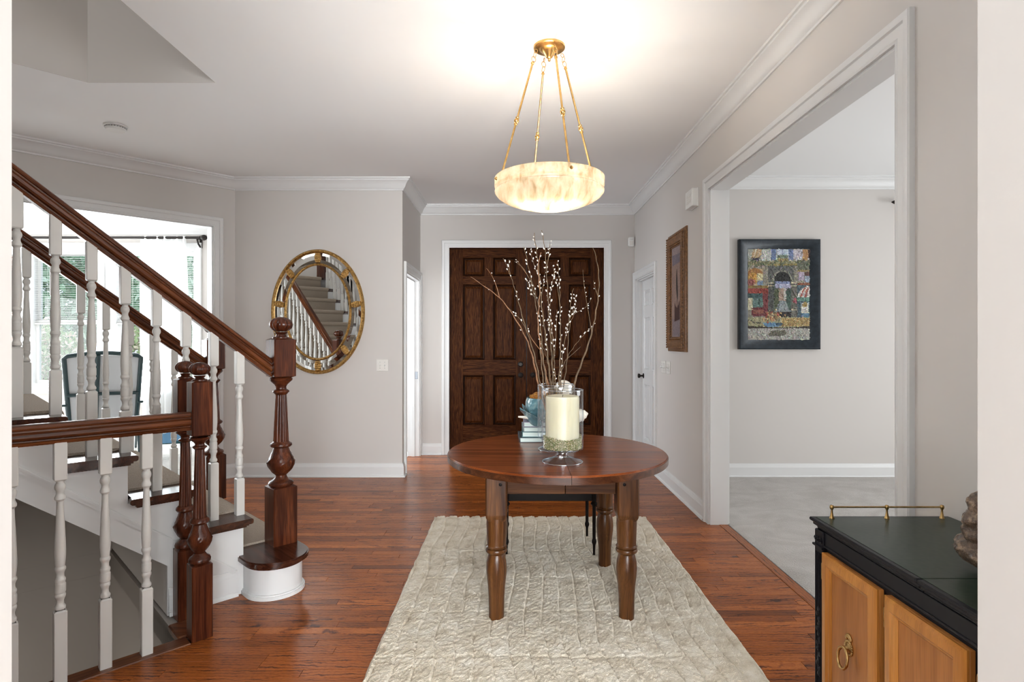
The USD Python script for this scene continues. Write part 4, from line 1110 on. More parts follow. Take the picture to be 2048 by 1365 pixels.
def hurricane(x, y, label):
    t = thing('glass_hurricane', (x, y, TZ), 0, label, 'candle holder', None)
    outer = [(0.0975, 0.0), (0.0985, 0.004), (0.090, 0.009), (0.060, 0.017), (0.032, 0.029), (0.024, 0.036), (0.026, 0.041), (0.031, 0.047), (0.027, 0.054), (0.045, 0.057), (0.088, 0.060), (0.098, 0.066), (0.101, 0.078), (0.1015, 0.35)]
    lip = [(0.1015, 0.352), (0.0995, 0.354), (0.0980, 0.352), (0.0985, 0.347)]
    part('glass', MB().lathe(outer + lip, 64, cap=False), M_GLASS, t, smooth=35)
    part('rim', MB().tube(ring_pts(np.array([0, 0, 0.352]), 0.1002, np.array([0, 0, 1.0]), np.array([1.0, 0, 0]), 64), 0.0020, 8, closed=True), M_GLASSRIM, t, smooth=True)
    part('foot_rim', MB().tube(ring_pts(np.array([0, 0, 0.003]), 0.0975, np.array([0, 0, 1.0]), np.array([1.0, 0, 0]), 64), 0.0024, 8, closed=True), M_GLASSRIM, t, smooth=True)
    part('stem_knob', MB().lathe([(0.022, 0.034), (0.029, 0.040), (0.0315, 0.047), (0.029, 0.053), (0.024, 0.056)], 32), M_GLASSRIM, t, smooth=True)
    return t


HX, HY = 0.245, 2.765
hurricane(HX, HY, 'footed clear glass hurricane holding the pillar candle at the front of the round table')
cd = thing('pillar_candle', (HX, HY, TZ + 0.080), 0, 'thick cream pillar candle inside the glass hurricane on the round table', 'candle')
part('wax', MB().lathe([(0.080, 0), (0.0815, 0.01), (0.0815, 0.232), (0.079, 0.240), (0.074, 0.242), (0.066, 0.238), (0.03, 0.234), (0, 0.233)], 64), M_CANDLE, cd, smooth=40)
part('wick', MB().tube([(0, 0, 0.232), (0.001, 0, 0.240), (0.003, 0, 0.247)], 0.0015, 6), M_BRONZE, cd)
mb = MB(); r_ = np.random.default_rng(3)
ico = trimesh.creation.icosphere(0, 1.0)
for k in range(5200):
    th = r_.uniform(0, 2 * PI); rr = r_.uniform(0.0845, 0.0925); zt = 0.120 + 0.006 * math.sin(th * 2 + 0.6) + 0.003 * math.sin(th * 5)
    z = r_.uniform(0.066, zt)
    s = r_.uniform(0.0016, 0.0029)
    mb.add(ico.vertices * s * r_.uniform(0.7, 1.2, 3) + (rr * math.cos(th), rr * math.sin(th), z + 0.004), ico.faces, ramp(PEB, r_.uniform()))
pb = part('pebbles', mb.rot(t=(HX, HY, TZ)), M_PEBBLE, None, smooth=False, kind='stuff', tint=True)
tag(pb, 'green and tan pebbles heaped around the candle inside the glass hurricane', 'pebbles')
VX, VY = 0.240, 3.085
hurricane(VX, VY, 'second glass hurricane behind the candle, holding the willow branches')

# ------------------------------------------------------------------ books, pot, moss, shells
BK = [(0.028, 0.330, 0.245, 0.205, 3.415, 0.03, M_COVD, 'dark slate', 'bottom'), (0.030, 0.310, 0.235, 0.214, 3.420, -0.02, M_COVT, 'dark teal', 'second from the bottom'),
      (0.027, 0.300, 0.225, 0.213, 3.422, 0.025, M_COVG, 'grey', 'third from the bottom'), (0.027, 0.290, 0.215, 0.212, 3.425, -0.015, M_COVL, 'lavender', 'topmost')]
z = TZ + 0.0005
for h_, L_, wd, bx, by, rz, cm, cn, pos in BK:
    bk = thing('book', (bx, by, z), rz, f'{cn} book with pale green pages, {pos} in the stack', 'book', 'stack of books under the blue pot')
    mb = MB().box(-L_ / 2, L_ / 2, -wd / 2, wd / 2, 0, 0.0028, 0.0008).box(-L_ / 2, L_ / 2, -wd / 2, wd / 2, h_ - 0.0028, h_, 0.0008).box(-L_ / 2, L_ / 2, wd / 2 - 0.003, wd / 2, 0, h_, 0.0008)
    part('cover', mb, cm, bk, smooth=False)
    mb = MB()
    npg = 9
    for q in range(npg):
        zz = 0.0028 + (h_ - 0.0056) * q / npg
        mb.box(-L_ / 2 + 0.006, L_ / 2 - 0.006, -wd / 2 + 0.005 + 0.0006 * (q % 2), wd / 2 - 0.003, zz, zz + (h_ - 0.0056) / npg)
    part('pages', mb, M_PAPER, bk, smooth=False)
    z += h_ + 0.0004
PZ = z
px_, py_ = 0.213, 3.365
pot = thing('lotus_pot', (px_, py_, PZ), 0, 'blue-green glazed lotus-shaped pot standing on the stacked books', 'pot')
outer = [(0.045, 0.0), (0.062, 0.004), (0.094, 0.024), (0.122, 0.056), (0.135, 0.090), (0.133, 0.120), (0.126, 0.140)]
inner = [(0.120, 0.141), (0.120, 0.12), (0.112, 0.09), (0.10, 0.06), (0.06, 0.02), (0, 0.016)]
part('bowl', MB().lathe([(0, 0)] + outer + inner, 48, cap=False), M_GLAZE, pot, smooth=45)


def petal(phi, r0, r1, h, wid, tipz, flare, zlow=0.012):
    mb = MB(); nu, nv = 12, 12
    V = []
    for side in (0, 1):
        for iu in range(nu):
            t = iu / (nu - 1)
            rr = r0 + (r1 - r0) * math.sin(t * PI / 2) ** 0.8 + flare * t ** 4
            zz = zlow + tipz * t ** 1.15
            half = wid * (math.sin(PI * min(1, 0.14 + 0.86 * t)) ** 0.7 if t < 1 else 0.02) + 0.001
            for iv in range(nv):
                s = iv / (nv - 1) * 2 - 1
                ang = phi + s * half / max(rr, 0.03)
                r2 = rr + (0.005 if side == 0 else 0.0) + 0.004 * (1 - s * s)
                V.append((r2 * math.cos(ang), r2 * math.sin(ang), zz - 0.010 * s * s * t))
    F = []
    off = nu * nv
    for a_ in range(nu - 1):
        for b_ in range(nv - 1):
            p = a_ * nv + b_
            F.append((p, p + 1, p + nv + 1, p + nv)); F.append((off + p, off + p + nv, off + p + nv + 1, off + p + 1))
    rim = [k for k in range(nv)] + [k * nv + nv - 1 for k in range(1, nu)] + [(nu - 1) * nv + k for k in range(nv - 2, -1, -1)] + [k * nv for k in range(nu - 2, 0, -1)]
    for a_, b_ in zip(rim, rim[1:] + rim[:1]):
        F.append((a_, b_, off + b_, off + a_))
    mb.add(V, F)
    return mb


part('petal', petal(3.62, 0.088, 0.141, 0.1, 0.090, 0.112, 0.040, -0.022), M_GLAZE, pot, smooth=60)
for k, (phi, tz, fl) in enumerate([(2.9, 0.085, 0.010), (4.25, 0.080, 0.008), (5.25, 0.096, 0.012), (0.1, 0.090, 0.010), (1.2, 0.090, 0.012), (2.25, 0.088, 0.012)]):
    part('petal', petal(phi, 0.055, 0.139, 0.1, 0.085, tz, fl), M_GLAZE, pot, smooth=60)
m = trimesh.creation.icosphere(4, 1.0)
d = m.vertices
rr = 1 + 0.22 * (meshkit.fbm(d * 5 + 3, 4, 2) - 0.5) + 0.18 * (meshkit.fbm(d * 18 + 1, 3, 5) - 0.5)
ms = part('moss', MB().add(d * rr[:, None] * (0.112, 0.112, 0.042) + (px_, py_, PZ + 0.136), m.faces), M_MOSS, None, smooth=True, kind='stuff')
tag(ms, 'rust and gold dried moss filling the blue lotus pot', 'moss')


def conch(name, loc, R, rz, ry, label):
    mb = MB(); n = 40
    pr = []
    for k in range(64):
        t = k / 63
        pr.append((R * (math.sin(PI * t ** 0.8) ** 0.75) * (1 - 0.25 * t) * (1 + 0.10 * math.sin(t * 26)) + 0.001, R * 2.2 * (t - 0.4)))
    th = np.arange(n) / n * 2 * PI
    V = [(r * math.cos(h_) * (1 + 0.06 * math.cos(3 * h_ + zz * 60)), r * math.sin(h_), zz) for r, zz in pr for h_ in th]
    i_, j_ = np.meshgrid(np.arange(63), np.arange(n), indexing='ij'); a_, b_ = (i_ * n + j_).ravel(), (i_ * n + (j_ + 1) % n).ravel()
    mb.add(V, np.stack([a_, b_, b_ + n, a_ + n], 1))
    mb.rot(ry=ry).rot(rz=rz, t=loc)
    p = part(name, mb, M_SHELL, None, smooth=True)
    tag(p, label, 'seashell')


t = np.linspace(-PI / 2, PI / 2, 22)
mb = MB().lathe([(0.056 * math.cos(q_) ** 0.9 + 1e-4, 0.050 * math.sin(q_)) for q_ in t], 64, lobes=22, depth=0.05)
mb.rot(ry=0.5, rx=0.9).rot(t=(0.306, 3.37, PZ + 0.188))
p = part('seashell', mb, M_SHELL, None, smooth=60); tag(p, 'round white seashell resting on the moss of the blue pot, above the candle', 'seashell')
# slim horn shell lying behind the petal, and a small white shell at the right
mb = MB(); pts = [(0.036 + 0.125 * t, 3.30 + 0.02 * t, PZ + 0.034 - 0.012 * t) for t in np.linspace(0, 1, 30)]
mb.tube(pts, [0.005 + 0.013 * t * (1 + 0.05 * math.sin(t * 60)) for t in np.linspace(0, 1, 30)], 16)
p = part('seashell', mb, M_SHELL, None, smooth=45); tag(p, 'slim cream horn shell pointing left from the top book beside the blue pot', 'seashell')
conch('seashell', (0.392, 3.30, PZ + 0.043), 0.040, 0.2, 1.4, 'small white seashell just right of the candle, on the top book')

# ------------------------------------------------------------------ willow branches in the second hurricane
F0 = 1138.0


def at(px, py, Y):
    return np.array([(px - 1024) / F0 * Y, Y, EYE + (682.5 - py) / F0 * Y])


# each: outline of the main stem in the photograph (measured), depth at the tip, side twigs, catkins along the tip
BR = [
    ('far left willow branch with a forked bare tip', [(1079, 781), (1056, 686), (1030, 637), (999, 596), (969, 573), (942, 554)], 3.02, [[(999, 596), (989, 563), (973, 537)]], 0.0, 1.2),
    ('left willow branch with small catkins, its tip just above the forked one', [(1084, 784), (1066, 700), (1051, 655), (1036, 600), (1022, 555), (1007, 517)], 3.28, [[(1051, 655), (1030, 628), (1015, 615)], [(1022, 555), (1018, 530), (1018, 519)]], 0.35, 1.0),
    ('thin left willow branch with two bare twigs at the upper left panel', [(1090, 784), (1080, 690), (1070, 600), (1052, 545), (1029, 523)], 3.10, [[(1052, 545), (1040, 530), (1034, 521)]], 0.0, 0.9),
    ('willow branch with a column of catkins just left of the tallest tip', [(1096, 784), (1084, 690), (1074, 600), (1058, 540), (1052, 510), (1047, 494)], 3.22, [[(1074, 600), (1060, 580), (1054, 560)]], 0.75, 0.9),
    ('tallest willow branch with white catkins reaching above the door casing', [(1103, 786), (1092, 680), (1082, 600), (1078, 540), (1072, 495), (1068, 466)], 3.30, [[(1080, 560), (1068, 530), (1060, 500)], [(1082, 600), (1088, 560), (1092, 530)]], 0.8, 1.2),
    ('upright willow branch curving at the very top, right of the tallest one', [(1108, 786), (1102, 690), (1096, 600), (1093, 540), (1090, 500), (1083, 461)], 3.14, [[(1093, 540), (1098, 508), (1100, 484)], [(1096, 600), (1104, 570), (1108, 545)]], 0.55, 1.2),
    ('willow branch with catkins clustered near the centre of the right door leaf top', [(1116, 786), (1121, 690), (1120, 620), (1119, 570), (1115, 524)], 3.20, [[(1120, 620), (1112, 560), (1105, 532)]], 0.7, 1.0),
    ('reddish willow stem through the middle of the bunch', [(1100, 786), (1082, 700), (1076, 640), (1079, 580), (1076, 540), (1083, 505)], 3.00, [[(1082, 700), (1060, 672), (1056, 650)]], 0.3, 1.3),
    ('willow branch with large hanging catkins at mid height', [(1112, 786), (1108, 720), (1104, 660), (1100, 620), (1102, 590)], 2.95, [[(1108, 720), (1112, 670), (1114, 620)], [(1104, 690), (1098, 660), (1096, 640)]], 0.95, 0.9),
    ('willow branch hung with catkins leaning right at mid height', [(1121, 784), (1128, 690), (1138, 640), (1142, 605), (1147, 577)], 3.05, [[(1128, 690), (1134, 660), (1146, 618)], [(1138, 640), (1148, 622), (1150, 590)]], 0.85, 0.9),
    ('thin willow twig slanting right to catkins at the right door leaf', [(1124, 786), (1134, 720), (1148, 630), (1163, 620), (1181, 600)], 3.35, [], 0.3, 0.7),
    ('lower right willow twig ending in catkins halfway up the right door leaf', [(1118, 788), (1124, 740), (1150, 691), (1166, 672), (1181, 656)], 3.25, [[(1132, 722), (1148, 706), (1161, 694)]], 0.22, 0.7),
    ('far right willow branch arching up to the door head', [(1144, 781), (1158, 740), (1176, 691), (1191, 630), (1198, 565), (1196, 535), (1186, 496)], 3.12, [[(1180, 668), (1176, 620), (1170, 585), (1166, 540)], [(1196, 590), (1190, 575), (1187, 562)]], 0.0, 1.35),
    ('short willow twig low at the left of the stems', [(1106, 787), (1098, 740), (1090, 705), (1080, 680)], 3.0, [], 0.1, 0.7),
]


def spline(P, n):
    P = np.asarray(P, float); t = np.r_[0, np.cumsum(np.linalg.norm(np.diff(P, axis=0), axis=1))]
    from scipy.interpolate import CubicSpline
    return CubicSpline(t / t[-1], P)(np.linspace(0, 1, n))


rb = np.random.default_rng(21)
for k, (lab, pl, Yt, tw, cat_, thick) in enumerate(BR):
    n = len(pl)
    Yr = VY + rb.uniform(-0.04, 0.04)
    P = [at(px, py, Yr + (Yt - Yr) * (q / (n - 1))) for q, (px, py) in enumerate(pl)]
    foot = np.array([VX - (P[0][0] - VX) * 0.45, VY - (P[0][1] - VY) * 0.4, TZ + 0.085])
    if abs(P[0][0] - VX) > 0.088:
        P[0][0] = VX + 0.088 * np.sign(P[0][0] - VX)
    C = spline([foot, *P], 44)
    C += 0.0022 * np.column_stack([np.sin(np.arange(44) * 1.7 + k), np.cos(np.arange(44) * 1.3), np.zeros(44)])
    b = thing('willow_branch', tuple(foot), 0, lab, 'branch', 'willow branches in the glass on the table')
    C = C - foot
    part('stem', MB().tube(C, np.linspace(0.0050, 0.0014, 44) * thick, 7), M_TWIGR if k in (0, 7) else M_TWIG, b, smooth=60)
    cat_pts = []
    s0 = int(44 * (1 - max(cat_, 0.02) * 0.75))
    dens = 0.72 if cat_ > 0.5 else 0.5
    for q in range(s0, 44):
        if cat_ > 0 and rb.uniform() < dens:
            cat_pts.append((C[q], C[min(q + 1, 43)] - C[q - 1]))
    for q in range(20, 44, 3):
        if cat_ <= 0 and rb.uniform() < 0.15:
            cat_pts.append((C[q], C[min(q + 1, 43)] - C[q - 1]))
    for tl in tw:
        Yb_ = np.interp(tl[0][1], [pl[-1][1], pl[0][1]], [Yt, Yr])
        near_ = int(np.argmin(np.linalg.norm(C + foot - at(*tl[0], Yb_), axis=1)))
        Q = [C[near_] + foot] + [at(px, py, Yb_ + rb.uniform(-0.05, 0.05) * q_) for q_, (px, py) in enumerate(tl[1:], 1)]
        D = spline(Q, 16) - foot
        part('twig', MB().tube(D, np.linspace(0.0024, 0.0011, 16), 6), M_TWIGR if k in (0, 2, 7) else M_TWIG, b, smooth=60)
        for q in range(5, 16):
            if rb.uniform() < (0.75 if cat_ > 0.5 else 0.3 if cat_ > 0 else 0.22):
                cat_pts.append((D[q], D[q] - D[q - 1]))
    if cat_pts:
        mb = MB()
        for c_, d_ in cat_pts:
            d_ = d_ / max(np.linalg.norm(d_), 1e-9)
            side_ = rb.normal(0, 1, 3); side_ -= d_ * (side_ @ d_); side_ /= np.linalg.norm(side_)
            ax = d_ * 0.9 + side_ * 0.45; ax /= np.linalg.norm(ax)
            s = rb.uniform(0.75, 1.15) * (0.0056 if cat_ > 0.2 else 0.0042)
            m = trimesh.creation.icosphere(1, 1.0)
            T = trimesh.geometry.align_vectors((0, 0, 1), ax)[:3, :3]
            mb.add((m.vertices * (0.70, 0.70, 1.25) * s) @ T.T + c_ + side_ * 0.005 + ax * 0.004, m.faces)
        part('catkins', mb, M_CATKIN, b, smooth=True, label='white and buff catkins', kind='stuff')

# ------------------------------------------------------------------ chandelier
CX, CY = 0.203, 3.10
ch = thing('pendant_light', (CX, CY, 2.0), 0, 'glowing alabaster bowl pendant hung from a brass canopy by four brass rods', 'pendant light')
zc = H - 2.0
part('canopy', MB().lathe([(0, -0.080), (0.006, -0.079), (0.008, -0.072), (0.005, -0.066), (0.012, -0.062), (0.018, -0.058), (0.022, -0.050), (0.034, -0.034), (0.046, -0.020), (0.060, -0.016), (0.078, -0.014), (0.085, -0.010), (0.086, -0.003), (0.086, 0)], 40, (0, 0, zc)), M_LAMPB, ch, smooth=40)
RB = 0.298
bw = [(0.0, 2.060), (0.06, 2.063), (0.13, 2.073), (0.20, 2.092), (0.25, 2.112), (0.282, 2.134), (0.296, 2.152), (0.297, 2.160), (0.289, 2.168), (0.2885, 2.174), (0.2975, 2.182), (0.2985, 2.228), (0.294, 2.232)]
inn = [(0.287, 2.228), (0.282, 2.165), (0.270, 2.140), (0.24, 2.118), (0.19, 2.098), (0.12, 2.080), (0.06, 2.070), (0.0, 2.067)]
part('bowl', MB().lathe([(r, z_ - 2.0) for r, z_ in bw + inn], 96, cap=False), M_ALAB, ch, smooth=40, label='veined alabaster bowl')


for k in range(4):
    phi = -PI / 2 + math.radians(17.8) + k * PI / 2
    d = np.array([math.cos(phi), math.sin(phi), 0])
    part('bolt', MB().lathe([(0.009, 0), (0.009, 0.004), (0.006, 0.009), (0.003, 0.014), (0, 0.015)], 14).rot(ry=PI / 2).rot(rz=phi, t=tuple(d * 0.297 + (0, 0, 0.205))), M_BRASS, ch)
    # each rod stands inside the rim at its bolt
    ph2 = phi
    d = np.array([math.cos(ph2), math.sin(ph2), 0])
    p0 = d * 0.279 + (0, 0, 0.200); p1 = d * 0.072 + (0, 0, zc - 0.018)
    ax = (p1 - p0) / np.linalg.norm(p1 - p0)
    L = np.linalg.norm(p1 - p0) - 0.085
    e = p0 + ax * L
    rod = part('rod', MB().tube([p0, p0 + ax * L * 0.5, e], 0.0056, 12), M_LAMPB, ch, smooth=50)
    T = trimesh.geometry.align_vectors((0, 0, 1), ax)[:3, :3]
    kn = MB().lathe([(0.0056, -0.026), (0.010, -0.024), (0.010, -0.018), (0.0065, -0.016), (0.012, -0.011), (0.0145, -0.003), (0.012, 0.005), (0.007, 0.009), (0.0105, 0.012), (0.0105, 0.018), (0.0056, 0.022)], 18)
    mid = p0 + ax * L * 0.50
    part('rod_knuckle', kn.xf(lambda v: v @ T.T + mid), M_LAMPB, rod, smooth=50)
    kn = MB().lathe([(0.0056, -0.010), (0.009, -0.008), (0.009, -0.002), (0.006, 0.002), (0.004, 0.006)], 14)
    part('rod_cap', kn.xf(lambda v: v @ T.T + e), M_LAMPB, rod, smooth=50)
    tang = np.cross(d, (0, 0, 1.0))
    c1 = e + ax * 0.018
    part('chain_link', MB().tube(ring_pts(c1, 0.0130, tang * 1.0 + d * 0.3, ax, 18, 1.25), 0.0018, 6, closed=True), M_LAMPB, ch, smooth=60)
    c2 = e + ax * 0.043
    part('chain_link', MB().tube(ring_pts(c2, 0.0130, d * 1.0 - tang * 0.2, ax, 18, 1.2), 0.0018, 6, closed=True), M_LAMPB, ch, smooth=60)
    c3 = e + ax * 0.066
    part('chain_link', MB().tube(ring_pts(c3, 0.0085, tang, ax, 14, 1.3), 0.0018, 6, closed=True), M_LAMPB, ch, smooth=60)
BULB = 30.0
for k, (bx, by) in enumerate(((-0.075, -0.02), (0.060, -0.06), (0.03, 0.085))):
    L = UsdLux.SphereLight.Define(stage, f'/World/pendant_bulb_{k + 1}')
    L.CreateRadiusAttr(0.028); L.CreateIntensityAttr(BULB); L.CreateColorAttr(Gf.Vec3f(1.0, 0.945, 0.86))
    L.AddTranslateOp().Set((CX + bx, CY + by, 2.125))
part('lamp_cluster', MB().lathe([(0.016, 0.075), (0.02, 0.080), (0.02, 0.10), (0.008, 0.11), (0.006, 0.15), (0, 0.152)], 16), M_LAMPB, ch, label='brass lamp holder in the bowl')

# ------------------------------------------------------------------ oval mirror
mi = thing('oval_mirror', (-1.918, YM, 1.634), 0, 'large oval wall mirror with double gilt frame and leaf ornaments beside the stairs', 'mirror')


def oval(a_, b_, n=120):
    t = np.arange(n) / n * 2 * PI
    return np.column_stack([a_ * np.cos(t), b_ * np.sin(t)])


def frame_ring(a_, b_, prof, n=160):
    v, f = sweep(oval(a_, b_, n), prof, closed=True, side=-1)
    return MB().add(np.column_stack([v[:, 0], -v[:, 2], v[:, 1]]), f)


AO, BO = 0.462, 0.617
part('outer_frame', frame_ring(AO - 0.034, BO - 0.034, [(0, 0.0), (0.0, 0.020), (0.006, 0.026), (0.014, 0.034), (0.022, 0.034), (0.028, 0.028), (0.034, 0.018), (0.034, 0.0)]), M_GOLD, mi, smooth=40, label='outer gilt frame')
mb = MB()
nb_ = 74
for k in range(nb_):
    t = k / nb_ * 2 * PI
    c = (math.cos(t) * (AO - 0.016), -0.030, math.sin(t) * (BO - 0.016)); tg = math.atan2(math.cos(t) * BO, -math.sin(t) * AO)
    m = trimesh.creation.icosphere(1, 1.0); v = m.vertices * (0.013, 0.009, 0.009)
    R = trimesh.transformations.rotation_matrix(-tg, (0, 1, 0))[:3, :3]
    mb.add(v @ R.T + c, m.faces)
part('outer_beading', mb, M_GOLD, mi, smooth=True, kind='stuff')
part('inner_frame', frame_ring(0.308, 0.457, [(0, 0.004), (0.0, 0.016), (0.006, 0.026), (0.014, 0.028), (0.022, 0.022), (0.026, 0.006)]), M_GOLD, mi, smooth=40, label='inner gilt frame')
mb = MB()
for k in range(150):
    t = k / 150 * 2 * PI
    mb.ball((math.cos(t) * 0.322, -0.028, math.sin(t) * 0.471), 0.0062, 1)
part('inner_beading', mb, M_GOLD, mi, smooth=True, kind='stuff')
part('mirror_glass', MB().poly(Polygon(oval(0.312, 0.461)), 0, 0.004).xf(lambda v: np.column_stack([v[:, 0], -0.008 - v[:, 2], v[:, 1]])), M_MIRROR, mi, smooth=False)
# bevelled border glass, in segments that tilt slightly outwards
segs = [8, 45, 90, 135, 172, 225, 270, 315]
for k in range(8):
    t0, t1 = math.radians(segs[k]), math.radians(segs[(k + 1) % 8] + (360 if k == 7 else 0))
    t = np.linspace(t0 + 0.004, t1 - 0.004, 16)
    V = []
    for q in t:
        c_, s_ = math.cos(q), math.sin(q)
        V += [(c_ * 0.334, -0.013, s_ * 0.483), (c_ * 0.362, -0.0145, s_ * 0.513), (c_ * 0.402, -0.0145, s_ * 0.555), (c_ * 0.430, -0.0125, s_ * 0.585)]
    n_ = len(t)
    F = [(a_ * 4 + b_, a_ * 4 + b_ + 1, a_ * 4 + 5 + b_, a_ * 4 + 4 + b_) for a_ in range(n_ - 1) for b_ in range(3)]
    V2 = [(x_, y_ + 0.004, z_) for x_, y_, z_ in V]; o = len(V)
    F += [(o + a_, o + d_, o + c_, o + b_) for a_, b_, c_, d_ in F]
    part('border_glass', MB().add(V + V2, F), M_MIRROR, mi, smooth=False)
for deg in segs:
    t = math.radians(deg)
    c = np.array([math.cos(t) * 0.382, -0.022, math.sin(t) * 0.534])
    ang = math.atan2(math.sin(t) * 0.534, math.cos(t) * 0.382)
    mb = MB()
    for row in range(5):
        for q in range(-2, 3):
            xx = (row - 2) * 0.019; hw = 0.026 * math.sqrt(max(0.05, 1 - (xx / 0.052) ** 2))
            mb.ball((xx, -0.006 * (1 - abs(q) / 3), q * hw / 2.2), 0.0105, 1, (1.1, 0.8, 0.8))
    mb.ball((0, 0.002, 0), 0.03, 2, (1.75, 0.42, 1.0))
    R = trimesh.transformations.rotation_matrix(-ang, (0, 1, 0))[:3, :3]
    part('leaf_ornament', mb.xf(lambda v: v @ R.T + c), M_GOLD, mi, smooth=True)

# ------------------------------------------------------------------ switches, detectors
def plate(name, loc, rz, wid, ngang, label, dimmer=False):
    t = thing(name, loc, rz, label, 'light switch', None)
    part('plate', MB().box(-wid / 2, wid / 2, -0.007, 0, -0.059, 0.059, 0.003), M_PLATE, t, smooth=False)
    for k in range(ngang):
        xx = (k - (ngang - 1) / 2) * 0.046
        if dimmer:
            part('dimmer_knob', MB().lathe([(0.014, 0), (0.013, 0.012), (0.010, 0.016), (0, 0.017)], 18).rot(rx=PI / 2, t=(xx, -0.006, 0)), M_WHITEP, t)
        else:
            part('toggle', MB().box(-0.0055, 0.0055, -0.018, -0.004, -0.008, 0.008, 0.002).rot(rx=0.35, t=(xx, 0, 0.0)), M_WHITEP, t, smooth=False)
        for sz in (-1, 1):
            part('screw', MB().lathe([(0.0032, 0), (0.0026, 0.0012), (0, 0.0014)], 8).rot(rx=PI / 2, t=(xx, -0.007, sz * 0.030)), M_GREYP, t)
    return t


plate('light_switch', (-1.283, YM, 1.105), 0, 0.118, 2, 'beige double light switch on the wall right of the oval mirror')
plate('light_switch', (XR, 5.43, 1.098), -PI / 2, 0.150, 3, 'white switch plate below the tall narrow picture, the farther of two', True)
plate('light_switch', (XR, 5.262, 1.098), -PI / 2, 0.118, 2, 'white switch plate below the tall narrow picture, the nearer of two')
sd = thing('smoke_detector', (-2.955, 4.24, H), 0, 'round white smoke detector on the ceiling above the stairs', 'smoke detector')
part('base', MB().lathe([(0.078, 0), (0.078, -0.010), (0.072, -0.013), (0.0, -0.013)], 36), M_WHITEP, sd)
part('cover', MB().lathe([(0.068, -0.013), (0.068, -0.022), (0.060, -0.036), (0.050, -0.040), (0.0, -0.041)], 36), M_WHITEP, sd)
mb = MB()
for k in range(24):
    t = k / 24 * 2 * PI
    mb.add(MB().box(0.0665, 0.0690, -0.006, 0.006, -0.021, -0.015).rot(rz=t).arr()[0], MB().box(0, 1, 0, 1, 0, 1).arr()[1])
part('vent_slots', mb, M_GREYP, sd, smooth=False, kind='stuff')
al = thing('motion_sensor', (1.405, YB - 0.004, 2.515), 0, 'small white motion sensor in the corner right of the front door', 'motion sensor')
part('body', MB().box(-0.034, 0.034, -0.045, 0, -0.055, 0.055, 0.010), M_WHITEP, al, smooth=30)
part('lens', MB().box(-0.024, 0.024, -0.049, -0.044, -0.040, 0.005, 0.004), M_PLATE, al, smooth=30)
for k in range(3):
    part('indicator', MB().ball((-0.012 + 0.012 * k, -0.046, 0.028), 0.003, 1), M_GREYP, al)
cb = thing('door_chime', (XR, 4.505, 2.468), -PI / 2, 'white door chime box high on the right wall beside the dining opening', 'door chime')
part('box', MB().box(-0.085, 0.085, -0.052, 0, -0.070, 0.070, 0.004), M_WHITEP, cb, smooth=False)
part('base_plate', MB().box(-0.088, 0.088, -0.010, 0, -0.073, 0.073, 0.002), M_WHITEP, cb, smooth=False)
mb = MB()
for k in range(6):
    mb.box(-0.055, 0.055, -0.0535, -0.0515, -0.035 + 0.012 * k, -0.031 + 0.012 * k)
part('sound_slots', mb, M_PLATE, cb, smooth=False, kind='stuff')


# ------------------------------------------------------------------ pictures
def rect_frame(w, h, prof):
    v, f = sweep([(-w / 2, -h / 2), (w / 2, -h / 2), (w / 2, h / 2), (-w / 2, h / 2)], prof, closed=True, side=1)
    return MB().add(np.column_stack([v[:, 0], -v[:, 2], v[:, 1]]), f)


def paint(shapes, k0=0.0):
    """Flat colour shapes of a painting in x-z, each a hair in front of the last."""
    mb = MB()
    for k, (pg, col) in enumerate(shapes):
        pg = Polygon(pg) if not hasattr(pg, 'geoms') and not isinstance(pg, Polygon) else pg
        y1 = -(k0 + 0.00004 * (k + 1))
        for g in getattr(pg, 'geoms', [pg]):
            if g.area < 1e-8:
                continue
            tv, tf = trimesh.creation.triangulate_polygon(g, engine='earcut')
            mb.add(np.column_stack([tv[:, 0], np.full(len(tv), y1), tv[:, 1]]), tf[:, ::-1], col)
    return mb


def lin(r, g, b):
    c = np.array([r, g, b], float); c = c * 0.80 + c.mean() * 0.20
    return tuple((c / 255.0) ** 2.2)


pc = thing('framed_painting', (2.614, 5.595, 1.8015), 0, 'painting of an old street with arch and awnings in a wide blue-black frame', 'painting')
PWD, PHT = 0.792, 1.075
part('frame', rect_frame(PWD, PHT, [(0, 0), (0, 0.045), (0.010, 0.052), (0.030, 0.050), (0.070, 0.034), (0.085, 0.024), (0.093, 0.022), (0.093, 0)]), M_FRAMEB, pc, smooth=30)
aw, ah = PWD - 0.176, PHT - 0.176


def P_(*pts):                             # crop pixels of the photograph's canvas to canvas metres
    return [((x_ - 150) / 700.0 * aw - aw / 2, ah / 2 - (y_ - 155) / 1050.0 * ah) for x_, y_ in pts]


def R_(x0, y0, x1, y1):
    return P_((x0, y1), (x1, y1), (x1, y0), (x0, y0))


def arc(cx_, cy_, rx, ry, t0=0, t1=360, n=24):
    return P_(*[(cx_ + rx * math.cos(math.radians(t)), cy_ - ry * math.sin(math.radians(t))) for t in np.linspace(t0, t1, n)])


